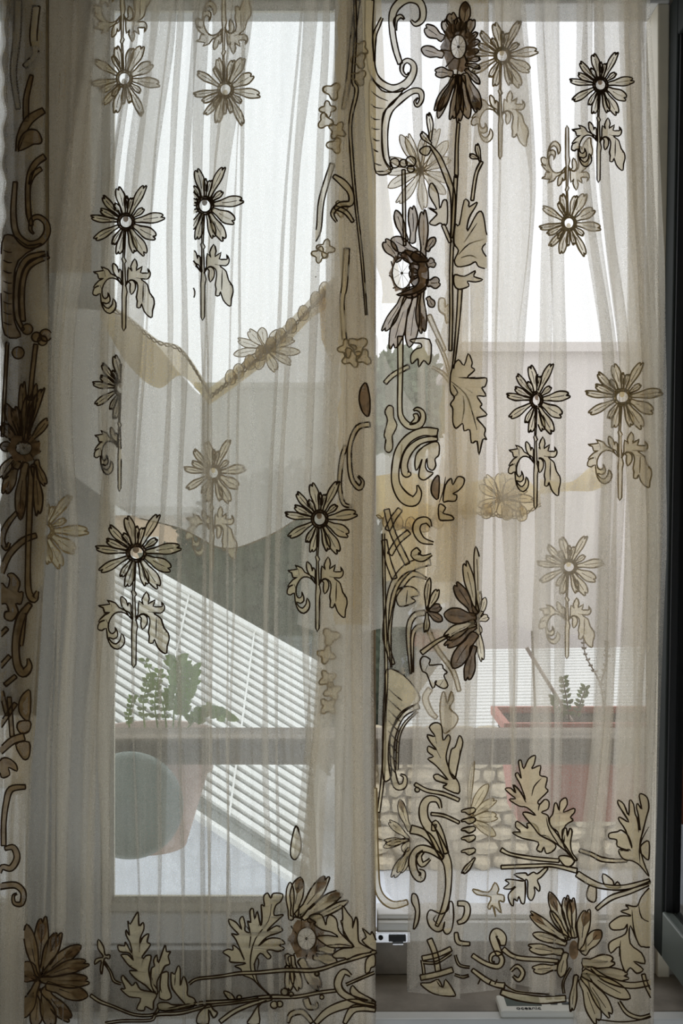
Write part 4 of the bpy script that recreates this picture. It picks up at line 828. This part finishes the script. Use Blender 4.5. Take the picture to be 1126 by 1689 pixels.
# ================================================================= OUTSIDE: WINDOW SHELF
plank = empty('shelf_plank', at(600, 1230, 2.08))
YP = 2.08
m1 = box('board', (X(60, YP)*1, YP-.06, Z(1250, YP)), (X(1180, YP), YP+.045, Z(1207, YP)), M_WOOD, None, .004); keep(m1, plank)
for px in (80, 590, 1150): keep(box('bracket', (X(px, YP)-.012, 1.865, Z(1262, YP)), (X(px, YP)+.012, YP+.04, Z(1250, YP)), M_BLACK), plank)
tag(plank, 'weathered brown wooden shelf plank outside the window, carrying the planters', 'plank')
M_POT = mat('pinkish_clay', (.55, .43, .37), .8, .2, .15, 20); M_TERRA = mat('terracotta_plastic', (.50, .19, .13), .6, .3, .15, 20); M_SOIL = mat('soil', (.06, .045, .03), .95, .05, .3, 60)
M_LEAF = mat('fresh_leaf', (.34, .50, .16), .5, .3, .3, 30); M_LEAF2 = mat('dull_leaf', (.30, .38, .16), .6, .3, .3, 30); M_TWIG = mat('twig_bark', (.20, .14, .09), .8, .1); M_DISC = mat('grey_green_plastic', (.25, .30, .27), .45, .4, .12, 20)
for m in (M_LEAF, M_LEAF2): m.node_tree.nodes['Principled BSDF'].inputs['Subsurface Weight'].default_value = 0
def lathe(name, prof, cx, cy, mt, parent, n=40, axis='z', sx=1, sy=1):
    V = []; Fs = []
    for r, z in prof:
        for k in range(n):
            a_ = 2*math.pi*k/n; V.append(Vector((cx+r*math.cos(a_)*sx, cy+r*math.sin(a_)*sy, z)))
    for i in range(len(prof)-1):
        for k in range(n): Fs.append((i*n+k, i*n+(k+1) % n, (i+1)*n+(k+1) % n, (i+1)*n+k))
    Fs.append(tuple(range(n))[::-1]); Fs.append(tuple((len(prof)-1)*n+k for k in range(n)))
    return meshobj(name, V, Fs, mt, parent)
YQ = 2.275
pot = empty('flower_pot', at(250, 1393, YQ)); zt_, zb_ = Z(1208, YQ), Z(1393, YQ)
cxp = X(248, YQ); rt, rb = .132, .075
keep(lathe('pot_body', [(rb, zb_), (rt*.93, Z(1270, YQ)), (rt*.93, Z(1268, YQ)), (rt, Z(1268, YQ)), (rt+.004, zt_), (rt-.008, zt_), (rt-.012, zt_-.02)], cxp, YQ, M_POT, None), pot)
keep(lathe('soil', [(rt-.012, zt_-.03), (rt-.011, zt_-.018)], cxp, YQ, M_SOIL, None), pot)
keep(box('pot_hanger', (cxp-.14, 2.126, Z(1235, YP)), (cxp+.14, 2.134, Z(1228, YP)), M_BLACK), pot)
tag(pot, 'tapered pinkish clay flower pot hooked behind the wooden plank on the left', 'flower pot')
# round lid standing on edge
YD = 1.975; dc = at(214, 1328, YD); rd = 88/F*YD
disc = empty('round_dish', dc)
prof = [(rd*.02, 0), (rd*.27, .0), (rd*.29, -.006), (rd*.32, 0), (rd*.9, .008), (rd*.96, -.002), (rd, -.004), (rd, .006), (rd*.9, .014), (rd*.02, .008)]
o = lathe('dish', prof, 0, 0, M_DISC, None, 56); o.rotation_euler = (math.pi/2, 0, 0); o.parent = disc
o = tube('hanging_wire', [(0, 0.01, rd*.98), (0.0, .02, rd+.012)], .002, M_BLACK, disc)
# small inner hub
hub = lathe('hub', [(rd*.30, 0), (rd*.27, .006), (rd*.1, .008)], 0, 0, mat('grey_hub', (.26, .30, .28), .5, .3), None, 32); hub.rotation_euler = (math.pi/2, 0, 0); hub.parent = disc; hub.location = (0, -.004, -rd*.22)
tag(disc, 'round grey-green dish with a paler hub hanging under the plank behind the left pane', 'dish')
# long terracotta planter
YT = 2.22
tp = empty('window_box', at(950, 1345, YT)); V = []
def tz(x0, x1, y0, y1, z): return [(x0, y0, z), (x1, y0, z), (x1, y1, z), (x0, y1, z)]
x0, x1 = X(832, YT), X(1180, YT)
V = tz(x0+.02, x1-.02, YT-.045, YT+.09, Z(1345, YT)) + tz(x0, x1, YT-.06, YT+.11, Z(1196, YT)) + tz(x0-.012, x1+.012, YT-.072, YT+.122, Z(1196, YT)) + tz(x0-.012, x1+.012, YT-.072, YT+.122, Z(1182, YT)) + tz(x0, x1, YT-.06, YT+.11, Z(1182, YT)) + tz(x0+.002, x1-.002, YT-.058, YT+.108, Z(1192, YT))
Fs = [(3, 2, 1, 0)]
for i in range(5):
    for k in range(4): Fs.append((i*4+k, i*4+(k+1) % 4, (i+1)*4+(k+1) % 4, (i+1)*4+k))
keep(meshobj('box_body', V, Fs, M_TERRA, None, smooth=False), tp)
keep(box('soil', (x0+.002, YT-.058, Z(1215, YT)), (x1-.002, YT+.108, Z(1194, YT)), M_SOIL), tp)
for px in (870, 1110): keep(box('box_hook', (X(px, YT)-.01, 2.126, Z(1240, YP)), (X(px, YT)+.01, 2.178, Z(1233, YP)), M_BLACK), tp)
tag(tp, 'long terracotta window box behind the plank at the open right half', 'planter')

def leaflet(V, Fs, p, d, L, w):
    d = d.normalized(); s = d.cross(Vector((0, 1, 0))); s = s.normalized() if s.length > .05 else Vector((1, 0, 0)); n = d.cross(s)
    b = len(V); V += [p, p+d*L*.35+s*w+n*w*.3, p+d*L*.7+s*w*.8, p+d*L, p+d*L*.7-s*w*.8, p+d*L*.35-s*w+n*w*.3, p+d*L*.5+n*w*.15]
    for q in range(6): Fs.append((b+6, b+q, b+(q+1) % 6))
def plant(name, lab, base, stems, mt, feather=False, cat='plant'):
    r = empty(name, base)
    for si, (pts, dens, ll) in enumerate(stems):
        P = [Vector(p) for p in cr([tuple(p) for p in pts], 5)]
        st = keep(tube('stem', P, [.0022*(1-.6*i/len(P)) for i in range(len(P))], M_TWIG if feather else mt), r)
        V = []; Fs = []
        for i in range(int(len(P)*.3), len(P)):
            t = (P[min(i+1, len(P)-1)]-P[i-1]).normalized()
            for sgn in (-1, 1):
                for q in range(dens):
                    dv = (t*.5+Vector((sgn*.9, random.uniform(-.6, .6), random.uniform(-.2, .35))))
                    leaflet(V, Fs, P[i].copy(), dv, ll*random.uniform(.6, 1.2), ll*.28)
        lf = meshobj('leaves', V, Fs, mt, None); lf.parent = st; lf['kind'] = 'stuff'
    tag(r, lab, cat); return r
def A(px, py, Y): return tuple(at(px, py, Y))
random.seed(3)
plant('leafy_plant', 'bright green leafy plant growing from the pinkish clay pot', at(260, 1208, YQ), [
  ((A(285,1210,YQ), A(288,1160,YQ), A(296,1120,YQ), A(292,1090,YQ)), 2, .030), ((A(262,1210,YQ), A(255,1160,YQ), A(262,1110,YQ)), 1, .018),
  ((A(240,1210,YQ), A(236,1160,YQ), A(246,1120,YQ)), 1, .016), ((A(300,1210,YQ), A(325,1185,YQ), A(350,1170,YQ), A(372,1182,YQ)), 2, .026), ((A(292,1210,YQ), A(300,1170,YQ), A(312,1130,YQ), A(318,1105,YQ)), 2, .024),
  ((A(215,1210,YQ), A(212,1180,YQ), A(220,1150,YQ)), 1, .014), ((A(275,1210,YQ), A(268,1160,YQ), A(240,1090,YQ)), 1, .016)], M_LEAF)
plant('feathery_plant', 'thin feathery green plant in the terracotta box', at(935, 1195, YT), [
  ((A(940,1200,YT), A(935,1160,YT), A(928,1120,YT)), 2, .014), ((A(945,1200,YT), A(955,1165,YT), A(965,1135,YT)), 2, .013), ((A(930,1200,YT), A(918,1170,YT), A(912,1150,YT)), 2, .012)], M_LEAF2, True)
plant('twiggy_shrub', 'nearly bare twig in the terracotta box, right of the feathery plant', at(995, 1195, YT), [
  ((A(998,1200,YT), A(990,1130,YT), A(965,1080,YT), A(962,1040,YT)), 1, .008), ((A(990,1130,YT), A(1000,1090,YT), A(1000,1060,YT)), 1, .008)], M_TWIG, True, 'shrub')
for q, lab in (((868,1068,952,1185), 'pale cane stuck slanting in the terracotta box'), ((877,1040,884,1195), 'thin dark cane standing upright in the terracotta box')):
    o = tube('garden_cane', [at(q[0], q[1], 2.25), at(q[2], q[3]+20, 2.25)], .004 if q[0] == 868 else .0025, M_POT if q[0] == 868 else M_TWIG, None, 8); tag(o, lab, 'cane')

# ================================================================= OUTSIDE: FAR
M_GROUND = mat('pale_concrete', (.62, .645, .68), .8, .2, .08, 1.5); M_METAL = mat('white_sheet_metal', (.80, .80, .76), .5, .4, .05, 3); M_GAP = mat('grey_underside', (.20, .21, .19), .8, .2)
M_PLAST = mat('pale_pink_plaster', (.70, .64, .60), .9, .1, .06, 1.2); M_PLAST2 = mat('greyish_plaster', (.50, .50, .44), .9, .1, .1, 1.2); M_PEACH = mat('peach_plaster', (.68, .52, .36), .9, .1, .1, 2)
M_HEDGE = mat('dark_ivy', (.075, .088, .058), .8, .2, .45, 9, bump=.4); M_YEL = mat('yellow_plaster', (.66, .53, .33), .9, .1, .1, 2); M_BRICK = mat('red_brick', (.42, .14, .07), .9, .1, .2, 4); M_SLATE = mat('blue_grey_coping', (.30, .33, .36), .7, .2)
M_ROCK = mat('beige_rock', (.56, .48, .34), .9, .1, .35, 5, bump=.5); M_MORT = mat('dark_mortar', (.38, .32, .22), .95, .05)
ZG = -2.27
g = struct(box('ground', (-14, 2.6, ZG-.1), (14, 40, ZG), M_GROUND)); g.name = 'ground_terrace'
# slatted metal roof on the left
Aw, Bw, Cw = at(290, 975, 9.0), at(500, 1095, 8.5), at(475, 1415, 7.0)
e1 = (Bw-Aw); e2 = (Cw-Bw); nrm = e1.cross(e2).normalized()
if nrm.z < 0: nrm = -nrm
roof = empty('slatted_roof', Aw+e1*.5+e2*.5)
def rbox(name, u0, u1, v0, v1, h0, h1, mt):
    P = [Aw+e1*u+e2*v+nrm*h for h in (h0, h1) for (u, v) in ((u0, v0), (u1, v0), (u1, v1), (u0, v1))]
    return keep(meshobj(name, P, [(0,3,2,1),(4,5,6,7),(0,1,5,4),(1,2,6,5),(2,3,7,6),(3,0,4,7)], mt, None, smooth=False), roof)
rbox('roof_base', -.9, 1.12, 0, 1, -.04, 0, M_GAP)
NS = 22
for i in range(NS):
    v = i/NS; rbox('roof_slat', -.9, 1.12, v+.004, v+.62/NS, .0, .03, M_METAL)
for u in (-.55, .1, .62): rbox('roof_batten', u, u+.012, 0, 1, .03, .045, M_METAL)
rbox('ridge_cap', -.9, 1.14, -.03, .0, -.02, .06, M_METAL); rbox('gutter', -.9, 1.12, 1.0, 1.05, -.06, -.01, M_GAP); rbox('gutter_lip', -.9, 1.12, 1.05, 1.07, -.06, .0, M_METAL); rbox('verge', 1.12, 1.15, -.03, 1.05, -.03, .05, M_GAP)
for u, v in ((-.85, .03), (1.08, .03), (1.08, .97)):
    p = Aw+e1*u+e2*v; keep(box('roof_post', (p.x-.04, p.y-.04, ZG), (p.x+.04, p.y+.04, p.z-.05), M_METAL), roof)
tag(roof, 'white slatted metal roof sloping down outside the left casement', 'roof')
# second ribbed roof at right
r2 = empty('ribbed_roof', at(900, 1140, 12.5))
P0, P1, P2 = at(740, 1078, 14.5), at(1240, 1070, 14.5), at(1240, 1205, 12.2); f1 = P1-P0; f2 = P2-P1
for i in range(26):
    v = i/26
    Q = [P0+f1*u+f2*w+Vector((0, 0, h)) for h in (0, .05) for (u, w) in ((0, v), (1, v), (1, v+.62/26), (0, v+.62/26))]
    keep(meshobj('roof_slat', Q, [(0,3,2,1),(4,5,6,7),(0,1,5,4),(1,2,6,5),(2,3,7,6),(3,0,4,7)], M_METAL, None, smooth=False), r2)
Q = [P0+f1*u+f2*w+Vector((0, 0, h)) for h in (-.05, 0) for (u, w) in ((0, 0), (1, 0), (1, 1), (0, 1))]
keep(meshobj('roof_base', Q, [(0,3,2,1),(4,5,6,7),(0,1,5,4),(1,2,6,5),(2,3,7,6),(3,0,4,7)], M_GAP, None, smooth=False), r2)
for u in (.02, .98):
    p = P0+f1*u+f2*.97; keep(box('roof_post', (p.x-.05, p.y-.05, ZG), (p.x+.05, p.y+.05, p.z-.05), M_METAL), r2)
    p = P0+f1*u+f2*.04; keep(box('roof_post', (p.x-.05, p.y-.05, ZG), (p.x+.05, p.y+.05, p.z-.05), M_METAL), r2)
tag(r2, 'white ribbed roof beyond the stone wall at the right', 'roof')
# houses
def house(name, lab, x0, x1, top, Y, depth, mt, roofc, wins=()):
    r = empty(name, (0, Y, ZG)); r.location = Vector(((X(x0, Y)+X(x1, Y))/2, Y, ZG))
    keep(box('wall', (X(x0, Y), Y, ZG), (X(x1, Y), Y+depth, Z(top, Y)), mt), r)
    keep(box('roof_edge', (X(x0, Y)-.15, Y-.15, Z(top, Y)), (X(x1, Y)+.15, Y+depth+.1, Z(top, Y)+.14), roofc), r)
    for (a_, b_, c_2, d_2) in wins:
        w = keep(box('window', (X(a_, Y), Y-.03, Z(d_2, Y)), (X(b_, Y), Y+.02, Z(c_2, Y)), M_METAL), r)
        p = box('pane', (X(a_, Y)+.06, Y-.036, Z(d_2, Y)+.06), (X(b_, Y)-.06, Y-.02, Z(c_2, Y)-.06), M_LCD); p.parent = w
    tag(r, lab, 'building'); return r
house('plaster_house', 'long pale pinkish plaster house beyond the ribbed roof, filling the right half', 776, 1500, 582, 16, 4, M_PLAST, M_PLAST)
house('plaster_house', 'greyish plaster house standing behind the ivy, left of centre', 330, 700, 640, 30, 6, M_PLAST2, M_PLAST2)
house('plaster_house', 'low peach house at the far left, above the slatted roof', 100, 300, 850, 17, 3, M_PEACH, M_METAL, ((150, 190, 880, 930),(235, 262, 885, 935)))
house('garden_shed', 'yellow plaster shed with a red brick front in the gap between the curtains', 600, 735, 1036, 15, 1.5, M_YEL, M_SLATE)
sh = [o for o in C.objects if o.name.startswith('garden_shed')][0]
for r_ in range(6):
    for c__ in range(9):
        x = X(655, 15)+c__*.062+(r_ % 2)*.03; z = Z(1072, 15)+r_*.055
        keep(box('brick', (x, 14.93, z), (x+.055, 15.0, z+.046), M_BRICK), sh)
keep(box('coping', (X(600, 15), 14.8, Z(1096, 15)), (X(735, 15), 14.99, Z(1074, 15)), M_SLATE), sh)
# ivy covered bank
def crown(name, lab, cx, cy, cz, sx, sy, sz, mt, seed, cat, n=2600, ls=.11, trunk=True):
    r = empty(name, (cx, cy, ZG)); bm = bmesh.new(); bmesh.ops.create_icosphere(bm, subdivisions=4, radius=1)
    V = []; Fs = []
    for v in bm.verts:
        k_2 = 1+.22*noise.noise(v.co*2.2+Vector((seed, 0, 0)))+.1*noise.noise(v.co*6)
        v.co = Vector((cx+v.co.x*sx*k_2, cy+v.co.y*sy*k_2, cz+v.co.z*sz*k_2))
    vs_ = [v.co.copy() for v in bm.verts]
    keep(bmobj('foliage_mass', bm, mt, None, True), r)
    random.seed(seed)
    for i in range(n):
        p = random.choice(vs_)+Vector([random.uniform(-.15, .15) for _ in range(3)])
        d = (p-Vector((cx, cy, cz))).normalized()+Vector([random.uniform(-.8, .8) for _ in range(3)])
        leaflet(V, Fs, p, d, ls*random.uniform(.7, 1.5), ls*.35)
    lf = keep(meshobj('leaves', V, Fs, mt, None), r); lf['kind'] = 'stuff'
    if trunk: keep(tube('trunk', [(cx, cy, ZG), (cx+.1, cy, (ZG+cz)/2), (cx, cy, cz)], [.18, .14, .08], M_TWIG, None, 8), r)
    tag(r, lab, cat); return r
crown('ivy_bank', 'dark ivy-covered bank behind the slatted roof, below the swag', X(455, 13.2), 13.4, Z(1040, 13.2), 1.55, .8, 1.75, M_HEDGE, 11, 'hedge', 6500, .085)
crown('far_tree', 'grey-green tree top rising behind the curtains near the middle', X(664, 22.9), 22.3, Z(668, 22.9), .8, .7, .9, mat('grey_green_foliage', (.22, .26, .17), .8, .2, .3, 4), 14, 'tree', 2400, .16)
# rubble stone wall
sw = empty('rubble_wall', at(830, 1430, 11.5))
Ys = 11.6; zw0, zw1 = ZG, Z(1212, Ys)
keep(box('mortar_core', (X(560, Ys), Ys, ZG), (X(1300, Ys), Ys+.4, zw1-.03), M_MORT), sw)
random.seed(21); proto = []
for q in range(5):
    bm = bmesh.new(); bmesh.ops.create_cube(bm, size=1); bmesh.ops.subdivide_edges(bm, edges=list(bm.edges), cuts=1, use_grid_fill=True)
    for v in bm.verts:
        v.co = v.co.normalized()*(.62+random.uniform(-.07, .07)); v.co.x = max(-.5, min(.5, v.co.x)); v.co.z = max(-.5, min(.5, v.co.z))
    me = bpy.data.meshes.new('stone'); bm.to_mesh(me); bm.free(); me.materials.append(M_ROCK); proto.append(me)
z = zw0; row = 0
while z < zw1 and row < 20:
    hgt = random.uniform(.12, .17); x = X(560, Ys)+random.uniform(0, .1)
    while x < X(1290, Ys):
        w_ = random.uniform(.16, .34)
        o = bpy.data.objects.new('stone', random.choice(proto)); C.objects.link(o); o.parent = sw
        o.location = Vector((x+w_/2, Ys-.01+random.uniform(-.03, .03), z+hgt/2))-sw.location; o.scale = (w_*.97, .22, hgt*.97); o.rotation_euler = (random.uniform(-.08, .08), random.uniform(-.08, .08), 0)
        x += w_
    z += hgt; row += 1
tag(sw, 'beige rubble stone wall across the courtyard, seen through the right curtain', 'wall')

# ================================================================= DEVICE ON THE SILL
dev = empty('weather_station', (X(883, 1.66), 1.66, .779))
x0, x1 = X(822, 1.66), X(948, 1.66)
def dvk(n, a_, b_, m_, bev=.002): return keep(box(n, a_, b_, m_, None, bev), dev)
dvk('case', (x0, 1.641, .779), (x1, 1.696, .791), M_DEV, .004)
dvk('display', (x0+.012, 1.656, .7905), (x0+.066, 1.689, .7915), M_LCD, .0002)
for i, (bx_, by_, w_, d__) in enumerate([(.078,.722,.012,.006),(.094,.724,.014,.005),(.076,.712,.010,.006),(.090,.713,.016,.005),(.106,.714,.009,.006),(.080,.695,.011,.006),(.098,.695,.011,.006)]):
    dvk('button', (x0+bx_, .966+by_, .7905), (x0+bx_+w_, 0.966+by_+d__, .7935), M_BTN, .0008)
fc = bpy.data.curves.new('lettering', 'FONT'); fc.body = 'oceanic'; fc.size = .0125; fc.extrude = .0003; fc.align_x = 'CENTER'
fc.materials.append(M_BLACK); tmp = bpy.data.objects.new('tmp', fc); C.objects.link(tmp); bpy.context.view_layer.update()
ftm = bpy.data.meshes.new_from_object(tmp); bpy.data.objects.remove(tmp); ft = bpy.data.objects.new('lettering', ftm); C.objects.link(ft); ft.location = (x0+.044, 1.6445, .7914); keep(ft, dev)
tag(dev, 'cream digital weather station with grey display lying on the sill at the right', 'weather station')
